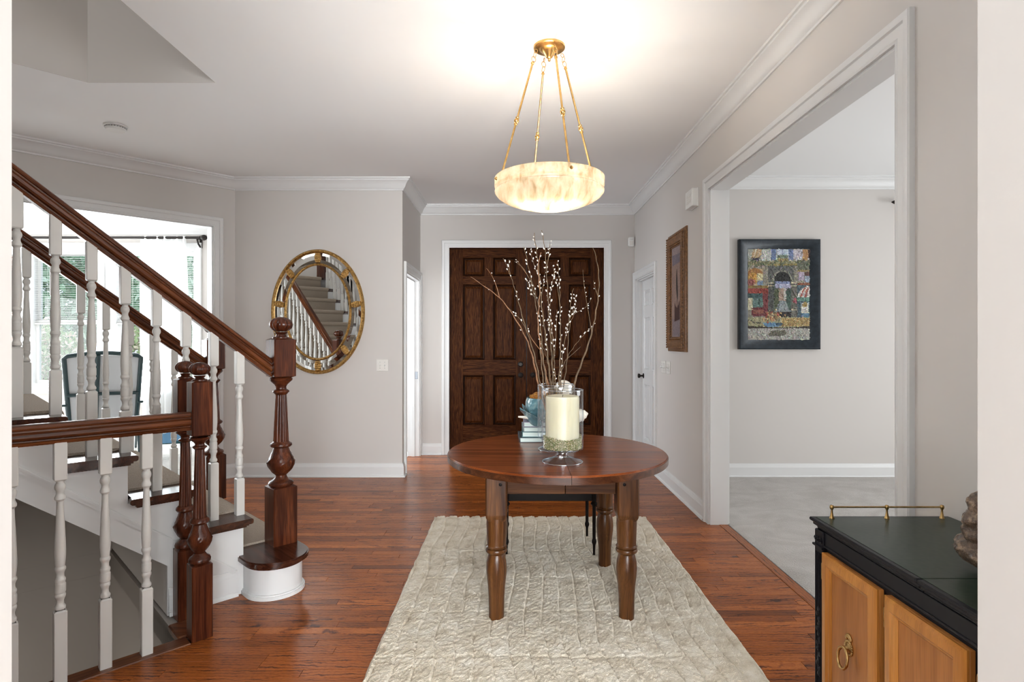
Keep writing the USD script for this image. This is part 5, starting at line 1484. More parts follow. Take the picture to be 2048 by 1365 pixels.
sh = [(R_(150, 155, 850, 1205), lin(150, 145, 130)), (R_(150, 155, 850, 340), lin(186, 186, 172)), (R_(150, 155, 420, 330), lin(176, 182, 168)), (R_(660, 165, 770, 280), lin(196, 190, 200)), (R_(310, 165, 415, 300), lin(190, 196, 190)),
      (P_((190, 262), (215, 162), (315, 162), (285, 262)), lin(206, 168, 120)), (P_((215, 250), (238, 165), (255, 165), (236, 250)), lin(226, 206, 170)), (P_((255, 250), (275, 165), (292, 165), (274, 250)), lin(226, 206, 170)), (R_(205, 262, 280, 332), lin(60, 55, 75)), (R_(215, 285, 272, 302), lin(150, 130, 150)),
      (R_(415, 162, 470, 285), lin(110, 130, 175)), (R_(610, 162, 664, 285), lin(105, 125, 170)), (R_(480, 162, 610, 265), lin(190, 205, 225)), (R_(540, 162, 550, 265), lin(130, 145, 180)), (R_(485, 228, 605, 262), lin(120, 140, 120)), (R_(485, 265, 605, 305), lin(160, 145, 90)),
      (R_(768, 162, 822, 285), lin(196, 140, 85)), (R_(822, 165, 850, 262), lin(90, 60, 50)), (R_(150, 300, 850, 345), lin(140, 140, 100)), (R_(700, 285, 850, 400), lin(110, 115, 95)),
      (R_(370, 330, 705, 352), lin(165, 145, 75)), (R_(380, 350, 700, 545), lin(100, 102, 98)), (R_(668, 360, 700, 545), lin(150, 145, 130)), (arc(540, 530, 115, 128, 0, 180), lin(140, 138, 125)), (arc(540, 530, 95, 112, 0, 180), lin(35, 35, 32)), (R_(380, 545, 450, 905), lin(85, 88, 84)), (R_(635, 545, 705, 945), lin(110, 108, 98)),
      (R_(375, 540, 450, 555), lin(205, 195, 160)), (R_(635, 540, 708, 555), lin(205, 195, 160)), (R_(370, 575, 452, 588), lin(190, 180, 150)), (R_(632, 575, 708, 588), lin(190, 180, 150)), (R_(632, 850, 708, 862), lin(200, 190, 160)),
      (R_(447, 530, 637, 880), lin(70, 82, 74)), (R_(455, 528, 630, 560), lin(130, 145, 190)), (R_(455, 558, 630, 610), lin(172, 172, 205)), (R_(500, 610, 580, 760), lin(168, 140, 120)), (R_(555, 612, 580, 745), lin(205, 205, 195)), (P_((447, 640), (500, 600), (500, 800), (447, 880)), lin(84, 94, 62)), (P_((637, 640), (580, 640), (585, 800), (637, 880)), lin(62, 90, 76)),
      (P_((515, 750), (575, 750), (630, 880), (450, 880)), lin(140, 152, 155)), (R_(455, 878, 637, 945), lin(40, 32, 30)),
      (R_(150, 385, 325, 575), lin(190, 165, 125)), (arc(238, 470, 90, 90, 0, 180), lin(180, 120, 60)), (arc(215, 490, 66, 62), lin(206, 150, 62)), (arc(190, 540, 42, 40), lin(160, 88, 80)), (R_(255, 440, 325, 530), lin(212, 200, 150)), (R_(260, 525, 325, 575), lin(120, 145, 175)), (R_(150, 578, 380, 608), lin(150, 120, 60)),
      (R_(150, 610, 380, 668), lin(160, 62, 50)), (R_(150, 668, 330, 720), lin(60, 92, 92)), (R_(320, 668, 380, 905), lin(130, 52, 54)), (R_(150, 720, 210, 860), lin(205, 200, 165)), (R_(210, 720, 320, 840), lin(92, 125, 118)), (R_(200, 830, 380, 930), lin(118, 44, 50)), (R_(215, 855, 330, 900), lin(150, 84, 66)),
      (R_(705, 400, 850, 420), lin(160, 140, 80)), (R_(720, 425, 785, 520), lin(182, 165, 190)), (R_(790, 425, 850, 470), lin(100, 60, 50)), (R_(790, 468, 850, 540), lin(150, 165, 190)), (R_(705, 548, 850, 572), lin(150, 80, 50)), (R_(705, 575, 850, 945), lin(72, 98, 108)),
      (P_((705, 712), (722, 660), (755, 615), (800, 590), (850, 583), (850, 712)), lin(205, 200, 192)), (P_((735, 712), (760, 640), (785, 605), (798, 600), (775, 650), (758, 712)), lin(176, 88, 76)), (P_((785, 712), (800, 640), (822, 595), (838, 592), (822, 650), (808, 712)), lin(176, 88, 76)), (R_(705, 715, 850, 755), lin(98, 150, 130)), (R_(750, 775, 830, 900), lin(215, 215, 205)), (arc(790, 795, 28, 30), lin(176, 148, 70)), (R_(750, 895, 850, 945), lin(80, 125, 155)), (arc(680, 750, 22, 30), lin(168, 70, 84)),
      (R_(150, 940, 850, 1060), lin(165, 160, 120)), (R_(530, 950, 850, 1045), lin(180, 150, 85)), (P_((150, 1040), (560, 1062), (850, 1040), (850, 1070), (150, 1075)), lin(62, 52, 40)), (R_(150, 1068, 850, 1205), lin(168, 166, 158)), (P_((160, 968), (200, 975), (225, 1003), (310, 1003), (310, 1010), (220, 1010), (195, 982), (160, 978)), lin(40, 36, 40)),
      (P_((375, 1150), (420, 1095), (560, 1090), (605, 1130), (520, 1160)), lin(102, 100, 82)), (arc(430, 1005, 112, 48, 180, 360), lin(92, 140, 180)), (arc(500, 1005, 46, 38, 180, 360), lin(50, 80, 100))]
rp = np.random.default_rng(5)
for k in range(70):
    xx, yy = 425 + rp.normal(0, 52), 925 + rp.normal(0, 28)
    sh.append((arc(xx, yy, rp.uniform(8, 17), rp.uniform(8, 15), n=9), lin(*[(206, 160, 100), (176, 82, 62), (225, 190, 130), (120, 100, 60), (150, 120, 84)][k % 5])))
for k in range(60):
    xx, yy = rp.uniform(160, 840), rp.uniform(290, 360)
    sh.append((arc(xx, yy, rp.uniform(8, 22), rp.uniform(5, 10), n=8), lin(*[(120, 128, 90), (90, 104, 76), (170, 160, 120)][k % 3])))
for k in range(44):
    xx, yy = rp.uniform(540, 840), rp.uniform(965, 1040)
    sh.append((arc(xx, yy, rp.uniform(5, 14), rp.uniform(3, 7), n=8), lin(*[(206, 190, 130), (150, 120, 70)][k % 2])))
for k, (x0_, y0_) in enumerate(((710, 1150), (722, 1165), (735, 1150), (748, 1165), (760, 1152), (775, 1168))):
    sh.append((P_((x0_, y0_), (x0_ + 12, y0_ + 10), (x0_ + 14, y0_ + 6), (x0_ + 3, y0_ - 4)), lin(50, 46, 44)))
cv = MB().box(-aw / 2 - 0.01, aw / 2 + 0.01, -0.016, 0, -ah / 2 - 0.01, ah / 2 + 0.01)
part('canvas_board', cv, M_PAPER, pc, smooth=False)
from shapely.geometry import Point
pgs = [(Polygon(a_).buffer(0), c_) for a_, c_ in sh]
dabs = []
for k in range(2600):                      # brush strokes that vary the tone of what lies under them
    xx, yy = rp.uniform(-aw / 2 + 0.004, aw / 2 - 0.004), rp.uniform(-ah / 2 + 0.004, ah / 2 - 0.004)
    base = next((c_ for g_, c_ in reversed(pgs) if g_.contains(Point(xx, yy))), None)
    if base is None:
        continue
    cc = np.clip(np.array(base) * rp.uniform(0.55, 1.55) * (1 + rp.normal(0, 0.10, 3)), 0.01, 0.9)
    L_, w2, an = rp.uniform(0.006, 0.016), rp.uniform(0.002, 0.0045), rp.choice([0.2, 1.4, -0.4, 2.0]) + rp.normal(0, 0.3)
    ca, sa_ = math.cos(an), math.sin(an)
    pts_ = [(xx + ca * a_ * L_ - sa_ * b_ * w2, yy + sa_ * a_ * L_ + ca * b_ * w2) for a_, b_ in ((-1, 0), (-0.5, -1), (0.6, -0.8), (1, 0.1), (0.5, 1), (-0.6, 0.8))]
    dabs.append((pts_, tuple(cc)))
art = paint(sh, 0.0165)
d2 = MB()
for k, (pts_, cc) in enumerate(dabs):
    if max(abs(q_[0]) for q_ in pts_) < aw / 2 and max(abs(q_[1]) for q_ in pts_) < ah / 2:
        d2.add([(q_[0], -(0.0165 + 0.00004 * (len(sh) + 2) + 0.0000004 * k), q_[1]) for q_ in pts_], [(0, 2, 1), (0, 3, 2), (0, 4, 3), (0, 5, 4)], cc)
art.V += d2.V; art.F += [f_ + art.n for f_ in d2.F]; art.C += d2.C
cl = sbox(-aw / 2, -ah / 2, aw / 2, ah / 2)
part('artwork', art, M_TINT, pc, tint=True, label='painted street scene')

tp = thing('framed_picture', (XR, 4.965, 1.776), -PI / 2, 'tall narrow picture in a carved brown frame on the right wall', 'picture')
tw_, th_ = 0.548, 1.046
part('frame', rect_frame(tw_, th_, [(0, 0), (0, 0.012), (0.018, 0.020), (0.034, 0.022), (0.040, 0.036), (0.070, 0.042), (0.100, 0.034), (0.108, 0.020), (0.128, 0.016), (0.132, 0)]), M_FRAMEG, tp, smooth=30)
mb = MB()
for (wx, hz) in ((tw_ / 2 - 0.036, th_ / 2 - 0.036), (tw_ / 2 - 0.112, th_ / 2 - 0.112)):
    for sg in (-1, 1):
        n_ = int(2 * hz / 0.022)
        for k in range(n_ + 1):
            mb.ball((sg * wx, -0.036 if wx > 0.18 else -0.026, -hz + 2 * hz * k / n_), 0.0082, 1, (0.8, 0.8, 1.1))
        n_ = int(2 * wx / 0.022)
        for k in range(n_ + 1):
            mb.ball((-wx + 2 * wx * k / n_, -0.036 if wx > 0.18 else -0.026, sg * hz), 0.0082, 1, (1.1, 0.8, 0.8))
part('carved_beading', mb, M_FRAMEG, tp, smooth=True, kind='stuff')
iw, ih = tw_ - 0.258, th_ - 0.258
q = lambda *pts: [(x_ * iw / 2, z_ * ih / 2) for x_, z_ in pts]
sh = [(q((-1, -1), (1, -1), (1, 1), (-1, 1)), lin(150, 120, 108)), (q((-1, 0.72), (1, 0.72), (1, 1), (-1, 1)), lin(150, 130, 130)), (q((-0.9, 0.60), (0.95, 0.64), (0.9, 0.82), (-0.95, 0.84)), lin(112, 102, 116)), (q((-0.8, -1), (1, -1), (1, -0.62), (-0.9, -0.60)), lin(128, 112, 118)),
      (q((-0.02, 0.52), (0.10, 0.40), (0.22, 0.1), (0.26, -0.1), (0.12, -0.22), (0.04, -0.12), (-0.10, 0.05), (-0.12, 0.30)), lin(46, 34, 26)), (q((0.04, -0.2), (0.10, -0.2), (0.12, -0.34), (0.06, -0.34)), lin(60, 40, 30)),
      (q((-0.46, -0.66), (0.64, -0.62), (0.58, -0.20), (0.36, -0.30), (0.08, -0.36), (-0.2, -0.32), (-0.42, -0.22)), lin(70, 36, 30)), (q((0.04, -0.36), (0.09, -0.36), (0.10, -0.58), (0.05, -0.58)), lin(34, 24, 20))]
part('backing', MB().box(-iw / 2 - 0.02, iw / 2 + 0.02, -0.012, 0, -ih / 2 - 0.02, ih / 2 + 0.02), M_PAPER, tp, smooth=False)
part('artwork', paint(sh, 0.0125), M_TINT, tp, tint=True, label='print of a dark spearhead shape over a vessel')

# ------------------------------------------------------------------ cabinet at the right
CBX0, CBX1, CBY0, CBY1, CBZ = 0.985, XR - 0.004, 0.945, 1.887, 0.765
cbn = thing('sideboard', (CBX0, CBY0, 0), 0, 'black sideboard with honey-brown panelled doors and brass gallery rail, right foreground', 'sideboard')
dx, dy = CBX1 - CBX0, CBY1 - CBY0
seam = 1.388 - CBY0
for k, (ya, yb) in enumerate(((seam + 0.0012, dy), (0.0, seam - 0.0012))):
    mb = MB().box(0, dx, ya, yb, CBZ - 0.012, CBZ - 0.001, 0.003).box(0.008, dx, ya, yb - 0.008 * (k == 0), CBZ - 0.024, CBZ - 0.012, 0.003).box(0.018, dx, ya, yb - 0.016 * (k == 0), CBZ - 0.034, CBZ - 0.024, 0.002)
    tp_ = part('top', mb, M_BLACK, cbn, smooth=False)
    part('leather_inlay', MB().box(0.016, dx - 0.004, ya + 0.0008, yb - (0.014 if k == 0 else 0.0008), CBZ - 0.002, CBZ), M_CABTOP, tp_, smooth=False)
mb = MB().box(0.022, dx - 0.002, 0.004, dy - 0.022, 0.06, CBZ - 0.034)
part('carcass', mb, M_BLACK, cbn, smooth=False)
part('plinth', MB().box(0.010, dx - 0.002, 0.002, dy - 0.012, 0, 0.062, 0.004).box(0.016, dx - 0.002, 0.004, dy - 0.016, 0.062, 0.085, 0.006), M_BLACK, cbn, smooth=False)
part('frieze', MB().box(0.016, 0.03, 0.002, dy - 0.020, 0.690, CBZ - 0.034, 0.001).box(0.012, 0.03, 0.002, dy - 0.02, 0.684, 0.691, 0.002), M_BLACK, cbn, smooth=False)
# corner pilaster with carved capital and drop
pl = part('pilaster', MB().box(0.010, 0.060, dy - 0.066, dy - 0.016, 0.085, CBZ - 0.034, 0.003), M_BLACK, cbn, smooth=False)
mb = MB()
for k in range(3):
    a_ = MB(); t = np.linspace(0, 2.6 * PI, 30)
    a_.tube([(0.008, dy - 0.041 + (-0.014 + 0.014 * k) + 0.008 * math.cos(q_) * (1 - q_ / 10), 0.700 + 0.010 * math.sin(q_) * (1 - q_ / 10)) for q_ in t], 0.0022, 6)
    mb.add(*a_.arr())
mb.box(0.004, 0.060, dy - 0.070, dy - 0.012, 0.676, 0.683, 0.001)
part('carved_capital', mb, M_BLACK, pl, smooth=30)
mb = MB()
for k in range(14):
    mb.ball((0.010, dy - 0.041 + 0.006 * math.sin(k * 1.9), 0.475 - 0.016 * k), 0.0085, 1, (0.5, 1, 1.1))
part('carved_drop', mb, M_BLACK, pl, smooth=True)
for k in range(4):
    yy = dy - 0.055 + 0.0093 * k
    part('flute', MB().box(0.007, 0.011, yy - 0.0016, yy + 0.0016, 0.11, 0.66, 0.001), M_BLACK, pl, smooth=False)
DOORS = [(1.538 - CBY0, 1.812 - CBY0), (1.234 - CBY0, 1.508 - CBY0), (0.955 - CBY0, 1.204 - CBY0)]
for k, (ya, yb) in enumerate(DOORS):
    z0_, z1_ = 0.105, 0.672
    dr = part('door', MB().box(0.008, 0.022, ya, yb, z0_, z1_, 0.0015), M_CABD, cbn, smooth=False)
    v, f = sweep([(ya, z0_), (yb, z0_), (yb, z1_), (ya, z1_)], [(0, 0.008), (0, 0.014), (0.010, 0.019), (0.030, 0.021), (0.036, 0.015), (0.040, 0.014), (0.046, 0.009), (0.046, 0.008)], closed=True, side=1)
    part('door_moulding', MB().add(np.column_stack([0.016 - v[:, 2], v[:, 0], v[:, 1]]), f), M_CABM, dr, smooth=25)
    yc, zc_ = (ya + yb) / 2, 0.440
    mb = MB()
    for q_ in range(18):
        t = q_ / 18 * 2 * PI
        mb.ball((0.0055, yc + 0.017 * math.cos(t), zc_ + 0.020 * math.sin(t)), 0.0042, 1, (0.6, 1, 1))
    mb.lathe([(0.016, 0), (0.014, 0.004), (0.007, 0.007), (0.006, 0.012), (0, 0.013)], 18).xf(lambda v: v)
    m2 = MB().lathe([(0.016, 0), (0.014, 0.004), (0.007, 0.007), (0.006, 0.012), (0, 0.013)], 18).rot(ry=-PI / 2, t=(0.008, yc, zc_))
    mb2 = MB(); 
    for q_ in range(18):
        t = q_ / 18 * 2 * PI
        mb2.ball((0.0055, yc + 0.017 * math.cos(t), zc_ + 0.020 * math.sin(t)), 0.0042, 1, (0.6, 1, 1))
    for q_ in range(7):
        t = PI * (0.15 + 0.7 * q_ / 6)
        mb2.ball((0.0055, yc + 0.012 * math.cos(t), zc_ + 0.022 + 0.014 * math.sin(t)), 0.0055, 1, (0.6, 1, 1.3))
    mb2.add(*m2.arr())
    pp_ = part('pull_rosette', mb2, M_BRASS, dr, smooth=True, label='brass rosette')
    t = np.arange(28) / 28 * 2 * PI
    part('pull_ring', MB().tube([(-0.008 - 0.010 * (1 - math.cos(q_)) * 0.4, yc + 0.024 * math.sin(q_), zc_ - 0.028 + 0.030 * math.cos(q_)) for q_ in t], [0.0042 + 0.0006 * math.sin(9 * q_) for q_ in t], 8, closed=True), M_BRASS, dr, smooth=True, label='brass ring pull')
    for zh in (0.165, 0.610):
        part('hinge', MB().lathe([(0.0038, -0.022), (0.0038, -0.008), (0.0030, -0.007), (0.0038, -0.006), (0.0038, 0.006), (0.0030, 0.007), (0.0038, 0.008), (0.0038, 0.022)], 10).ball((0, 0, 0.024), 0.0036, 1).ball((0, 0, -0.024), 0.0036, 1).rot(t=(0.006, yb + 0.004, zh)), M_BRASS, dr)
# brass gallery along the far end
gz0, gz1 = CBZ, CBZ + 0.037
gy = dy - 0.028
gr = part('gallery_rail', MB().tube([(0.055, gy, gz1), (0.24, gy, gz1), (0.425, gy, gz1)], 0.0028, 10), M_BRASS, cbn, smooth=50, label='thin brass gallery rail')
for xx in (0.060, 0.240, 0.420):
    part('gallery_post', MB().lathe([(0.0075, 0), (0.0075, 0.003), (0.0055, 0.006), (0.0035, 0.018), (0.003, 0.028), (0.0045, 0.030), (0.0062, 0.034), (0.0066, 0.038), (0.005, 0.043), (0, 0.0445)], 14).rot(t=(xx, gy, gz0)), M_BRASS, gr, smooth=50)
# sculpture on it
scu = MB()
import manifold3d as m3
parts_ = [((1.245, 1.40, 0.815), (0.135, 0.110, 0.052)), ((1.205, 1.40, 0.862), (0.085, 0.07, 0.045)), ((1.170, 1.40, 0.893), (0.052, 0.05, 0.036)), ((1.160, 1.40, 0.935), (0.034, 0.034, 0.030)), ((1.30, 1.38, 0.860), (0.10, 0.07, 0.045)), ((1.34, 1.37, 0.93), (0.05, 0.05, 0.06))]
acc = m3.Manifold()
for c, r in parts_:
    acc += m3.Manifold.sphere(1.0, 40).scale(r).translate(c)
tm = acc.refine_to_length(0.007).to_mesh()
m = trimesh.Trimesh(tm.vert_properties[:, :3], tm.tri_verts, process=True)
trimesh.smoothing.filter_taubin(m, iterations=14)
nrm = m.vertex_normals
v = m.vertices + nrm * (0.016 * (meshkit.fbm(m.vertices * 42, 4, 3) - 0.5) + 0.008 * (meshkit.fbm(m.vertices * 130, 3, 8) - 0.5))[:, None]
v[:, 2] += CBZ + 0.001 - v[:, 2].min()
p = part('sculpture', MB().add(v, m.faces), M_STONE, None, smooth=True)
tag(p, 'rough brown and gold figure sculpture on the sideboard, half hidden by the wall end', 'sculpture')
# curtain rod end in the dining room
dr_ = thing('curtain_rod', (3.72, 5.595, 2.69), 0, 'dark curtain rod finial on the dining room wall by the opening casing', 'curtain rod')
part('rod', MB().tube([(0.03, -0.09, 0), (0.8, -0.09, 0), (1.6, -0.09, 0)], 0.011, 12), M_BRONZE, dr_)
part('finial', MB().lathe([(0.0, -0.05), (0.006, -0.045), (0.018, -0.02), (0.021, 0.0), (0.014, 0.018), (0.010, 0.024), (0.016, 0.030), (0.016, 0.036), (0.011, 0.04)], 18).rot(ry=PI / 2, t=(0.0, -0.09, 0)), M_BRONZE, dr_)
part('bracket', MB().box(0.05, 0.07, -0.09, 0, -0.008, 0.008, 0.002).box(0.045, 0.075, -0.006, 0, -0.03, 0.03, 0.002), M_BRONZE, dr_, smooth=False)

# ------------------------------------------------------------------ sunroom: rod, curtain, blinds, chairs
RZ = 2.745
rd = thing('curtain_rod', (-4.25, WY, RZ), 0, 'long black curtain rod with round finial over the sunroom windows', 'curtain rod')
part('rod', MB().tube([(0.03, -0.10, 0), (-2, -0.10, 0), (-4.3, -0.10, 0)], 0.018, 14), M_BRONZE, rd)
mb = MB().lathe([(0.012, 0), (0.02, 0.010), (0.034, 0.03), (0.040, 0.050), (0.034, 0.072), (0.018, 0.090), (0, 0.094)], 24, lobes=10, depth=0.12).rot(ry=PI / 2, t=(0.03, -0.10, 0))
part('finial', mb, M_BRONZE, rd)
part('bracket', MB().box(-0.022, -0.002, -0.10, 0.0, -0.02, 0.0, 0.004).box(-0.032, 0.008, -0.010, 0, -0.13, 0.04, 0.004).tube([(-0.012, -0.10, -0.02), (-0.012, -0.07, -0.08), (-0.012, -0.015, -0.12)], 0.012, 8), M_BRONZE, rd, smooth=30)
nxc, nzc = 120, 30
s = np.linspace(0, 1, nxc); zz = np.linspace(0, 1, nzc)
S_, Z_ = np.meshgrid(s, zz, indexing='ij')
spread = 1.0 + 0.10 * np.sin(Z_ * PI * 0.9) - 0.10 * Z_ ** 2
xc = -4.72 + (S_ - 0.5) * 0.62 * spread + 0.02 * Z_
yc = WY - 0.10 + 0.030 * np.sin(S_ * 2 * PI * 7 + 0.4 * np.sin(Z_ * 4)) * (0.45 + 0.55 * Z_) + 0.010 * np.sin(S_ * 31)
zc2 = RZ + 0.025 - Z_ * 2.60
v = np.stack([xc, yc, zc2], -1).reshape(-1, 3)
i, j = np.meshgrid(np.arange(nxc - 1), np.arange(nzc - 1), indexing='ij'); a = (i * nzc + j).ravel()
f = np.stack([a, a + nzc, a + nzc + 1, a + 1], 1)
mb = MB().add(v, f)
cu = part('curtain', mb, M_CURTAIN, None, smooth=True); tag(cu, 'white pleated curtain hanging at the right end of the sunroom window', 'curtain')
for k, (u0, u1) in enumerate(UN):
    bl = thing('window_blind', ((u0 + u1) / 2, WY + 0.035, HEAD - 0.03), 0, ['white slatted blind half drawn over the far left sunroom window', 'white slatted blind half drawn over the middle sunroom window', 'white slatted blind half drawn over the sunroom window beside the curtain'][k], 'window blind', None)
    hw = (u1 - u0) / 2 - 0.035
    part('head_rail', MB().box(-hw, hw, -0.02, 0.02, -0.035, 0.0, 0.002), M_BLIND, bl, smooth=False)
    for q_ in range(30):
        part('slat', MB().box(-hw, hw, -0.0125, 0.0125, -0.0008, 0.0008).rot(rx=0.10, t=(0, 0, -0.055 - 0.031 * q_)), M_BLIND, bl, smooth=False)
    part('bottom_rail', MB().box(-hw, hw, -0.013, 0.013, -0.012, 0.008, 0.002).rot(t=(0, 0, -0.055 - 0.031 * 30)), M_BLIND, bl, smooth=False)
    for xx in (-hw * 0.6, hw * 0.6):
        part('lift_cord', MB().box(xx - 0.001, xx + 0.001, -0.0008, 0.0008, -0.985, -0.03), M_BLIND, bl, smooth=False)

# reclining chair seen from behind
rc = thing('lounge_chair', (-4.70, 6.55, 0.0), 0.62, 'dark framed reclining chair with grey mesh back seen from behind through the balusters', 'lounge chair')
def bk_pt(s_, t_):                        # back panel: s across, t up
    return np.array([s_ * (0.31 + 0.035 * t_), -0.10 - 0.30 * t_, 0.44 + 0.74 * t_ + 0.015 * math.cos(s_ * 1.5) * t_])
tube_p = [bk_pt(-1, 0), bk_pt(-1, 0.5), bk_pt(-1, 0.97), bk_pt(-0.9, 1.0), bk_pt(-0.5, 1.02), bk_pt(0, 1.03), bk_pt(0.5, 1.02), bk_pt(0.9, 1.0), bk_pt(1, 0.97), bk_pt(1, 0.5), bk_pt(1, 0)]
part('back_frame', MB().tube(tube_p, 0.023, 10), M_CHAIRF, rc, smooth=60)
part('cross_bar', MB().tube([bk_pt(-1, 0.42) + (0, -0.018, 0), bk_pt(0, 0.42) + (0, -0.03, 0), bk_pt(1, 0.42) + (0, -0.018, 0)], 0.019, 8), M_CHAIRF, rc, smooth=60)
part('spine_bar', MB().tube([bk_pt(-0.25, 0.0) + (0, -0.025, 0), bk_pt(-0.2, 0.5) + (0, -0.03, 0), bk_pt(-0.15, 1.0) + (0, -0.012, 0)], 0.026, 8), M_CHAIRF, rc, smooth=60)
V = [tuple(bk_pt(s_, t_) + (0, o, 0)) for o in (0.0, 0.008) for t_ in np.linspace(0.02, 0.99, 8) for s_ in np.linspace(-0.97, 0.97, 8)]
F = [(r * 8 + c, r * 8 + c + 1, r * 8 + c + 9, r * 8 + c + 8) for r in range(7) for c in range(7)]; F += [(64 + a_, 64 + d_, 64 + c_, 64 + b_) for a_, b_, c_, d_ in F]
part('mesh_back', MB().add(V, F), M_CHAIRM, rc, smooth=True)
part('seat', MB().box(-0.30, 0.30, -0.10, 0.52, 0.405, 0.420, 0.004), M_CHAIRM, rc, smooth=False)
part('seat_frame', MB().tube([(-0.31, -0.10, 0.41), (-0.31, 0.55, 0.43), (0.31, 0.55, 0.43), (0.31, -0.10, 0.41)], 0.016, 8).tube([(-0.31, -0.10, 0.41), (0, -0.1, 0.41), (0.31, -0.10, 0.41)], 0.016, 8), M_CHAIRF, rc, smooth=60)
for sx in (-1, 1):
    part('armrest', MB().box(sx * 0.345 - 0.028, sx * 0.345 + 0.028, -0.22, 0.36, 0.630, 0.655, 0.008), M_CHAIRF, rc, smooth=False)
    part('leg', MB().tube([(sx * 0.335, -0.22, 0.012), (sx * 0.335, 0.1, 0.42), (sx * 0.335, 0.30, 0.64)], 0.014, 8), M_CHAIRF, rc, smooth=60)
    part('leg', MB().tube([(sx * 0.325, 0.50, 0.012), (sx * 0.325, 0.1, 0.42), (sx * 0.335, -0.16, 0.64)], 0.014, 8), M_CHAIRF, rc, smooth=60)
cu = MB(); m = trimesh.creation.icosphere(3, 1.0); d = m.vertices
sgn = np.sign(d) * np.abs(d) ** 0.7
cu.add(sgn * (0.24, 0.20, 0.055), m.faces)
pcu = part('cushion', cu.rot(rz=0.62, t=(-4.70 + 0.0 - 0.12, 6.55 + 0.22, 0.476)), M_CUSH, None, smooth=True); tag(pcu, 'light blue patterned cushion on the seat of the reclining chair', 'cushion')
# small blue chair
bc = thing('toddler_seat', (-3.93, 6.50, 0.0), 0.3, 'low light blue plastic seat with a white swirl, on the sunroom tiles', 'child seat')
V, nn = [], 14
mb = MB()
for o in (0.0, 0.02):
    for t_ in np.linspace(0, 1, 8):
        for s_ in np.linspace(-1, 1, nn):
            V.append((s_ * 0.20 * (1 - 0.15 * t_ ** 3), -0.12 - 0.05 * t_ - o + 0.08 * s_ * s_, 0.20 + 0.26 * t_ - 0.05 * s_ * s_ * t_))
F = [(r * nn + c, r * nn + c + 1, r * nn + c + nn + 1, r * nn + c + nn) for r in range(7) for c in range(nn - 1)]; o = 8 * nn; F += [(o + a_, o + d_, o + c_, o + b_) for a_, b_, c_, d_ in F]
rim = list(range(nn)) + [k * nn + nn - 1 for k in range(1, 8)] + [7 * nn + k for k in range(nn - 2, -1, -1)] + [k * nn for k in range(6, 0, -1)]
F += [(a_, o + a_, o + b_, b_) for a_, b_ in zip(rim, rim[1:] + rim[:1])]
part('backrest', mb.add(V, F), M_BLUEP, bc, smooth=45)
t = np.linspace(0, 4.4 * PI, 50)
part('swirl', MB().tube([(0.012 * q_ / 3 * math.cos(q_), -0.168 - 0.012, 0.36 + 0.012 * q_ / 3 * math.sin(q_)) for q_ in t], 0.0035, 6), M_WHITEP, bc, smooth=60, label='white swirl')
part('seat', MB().box(-0.19, 0.19, -0.13, 0.17, 0.185, 0.215, 0.012), M_TEALP, bc, smooth=False)
for sx in (-1, 1):
    for sy in (-1, 1):
        part('leg', MB().tube([(sx * 0.15, sy * 0.10 + 0.02, 0.19), (sx * 0.17, sy * 0.13 + 0.02, 0.09), (sx * 0.19, sy * 0.16 + 0.02, 0.008)], 0.014, 8), M_TEALP, bc, smooth=60)

# ------------------------------------------------------------------ outdoors beyond the sunroom windows
mb = MB().box(-24, 8, WY + 0.18, 30, -0.2, -0.05); struct('ground', mb, M_GRASS, smooth=False)
re = np.random.default_rng(11)


def foliage(n, c, rad, leaf, seed, stops, hollow=0.5):
    r_ = np.random.default_rng(seed)
    d = r_.normal(size=(n, 3)); d /= np.linalg.norm(d, axis=1, keepdims=True)
    rr = (hollow + (1 - hollow) * r_.uniform(size=(n, 1)) ** 0.6) * (0.8 + 0.45 * meshkit.fbm(d * 2.2 + seed, 3, seed)[:, None])
    p = np.asarray(c) + d * rr * np.asarray(rad)
    a_ = r_.normal(size=(n, 3)); a_ /= np.linalg.norm(a_, axis=1, keepdims=True)
    b_ = np.cross(a_, r_.normal(size=(n, 3))); b_ /= np.linalg.norm(b_, axis=1, keepdims=True)
    L = leaf * r_.uniform(0.6, 1.3, (n, 1))
    V = np.stack([p - a_ * L, p + b_ * L * 0.45, p + a_ * L, p - b_ * L * 0.45], 1).reshape(-1, 3)
    k = np.arange(n) * 4
    V[:, 2] = np.maximum(V[:, 2], -0.03)
    mb_ = MB().add(V, np.stack([k, k + 1, k + 2, k + 3], 1))
    mb_.C = [np.repeat(ramp(stops, r_.uniform(size=n)), 4, 0)]
    return mb_


def shrub(name, loc, rad, n, leaf, mat_, seed, label, cat='shrub', trunk=None):
    t = thing(name, (*loc, -0.05), 0, label, cat)
    zc_ = (trunk or 0) + rad[2] * 0.82
    part('foliage', foliage(n, (0, 0, zc_), rad, leaf, seed, mat_), M_LEAF, t, smooth=False, kind='stuff', tint=True)
    mb = MB()
    for q_ in range(5 if not trunk else 1):
        ang = q_ * 1.3
        mb.tube([(0.06 * math.cos(ang) * (not trunk), 0.06 * math.sin(ang) * (not trunk), 0), (0.2 * math.cos(ang) * (not trunk), 0.2 * math.sin(ang) * (not trunk), zc_ * 0.6), (0.34 * math.cos(ang) * (1 - 0.6 * bool(trunk)), 0.34 * math.sin(ang) * (1 - 0.6 * bool(trunk)), zc_ * 1.1)], [0.03 + 0.08 * bool(trunk), 0.02 + 0.06 * bool(trunk), 0.006], 8)
    part('stems', mb, M_BARK, t, smooth=50)
    return t


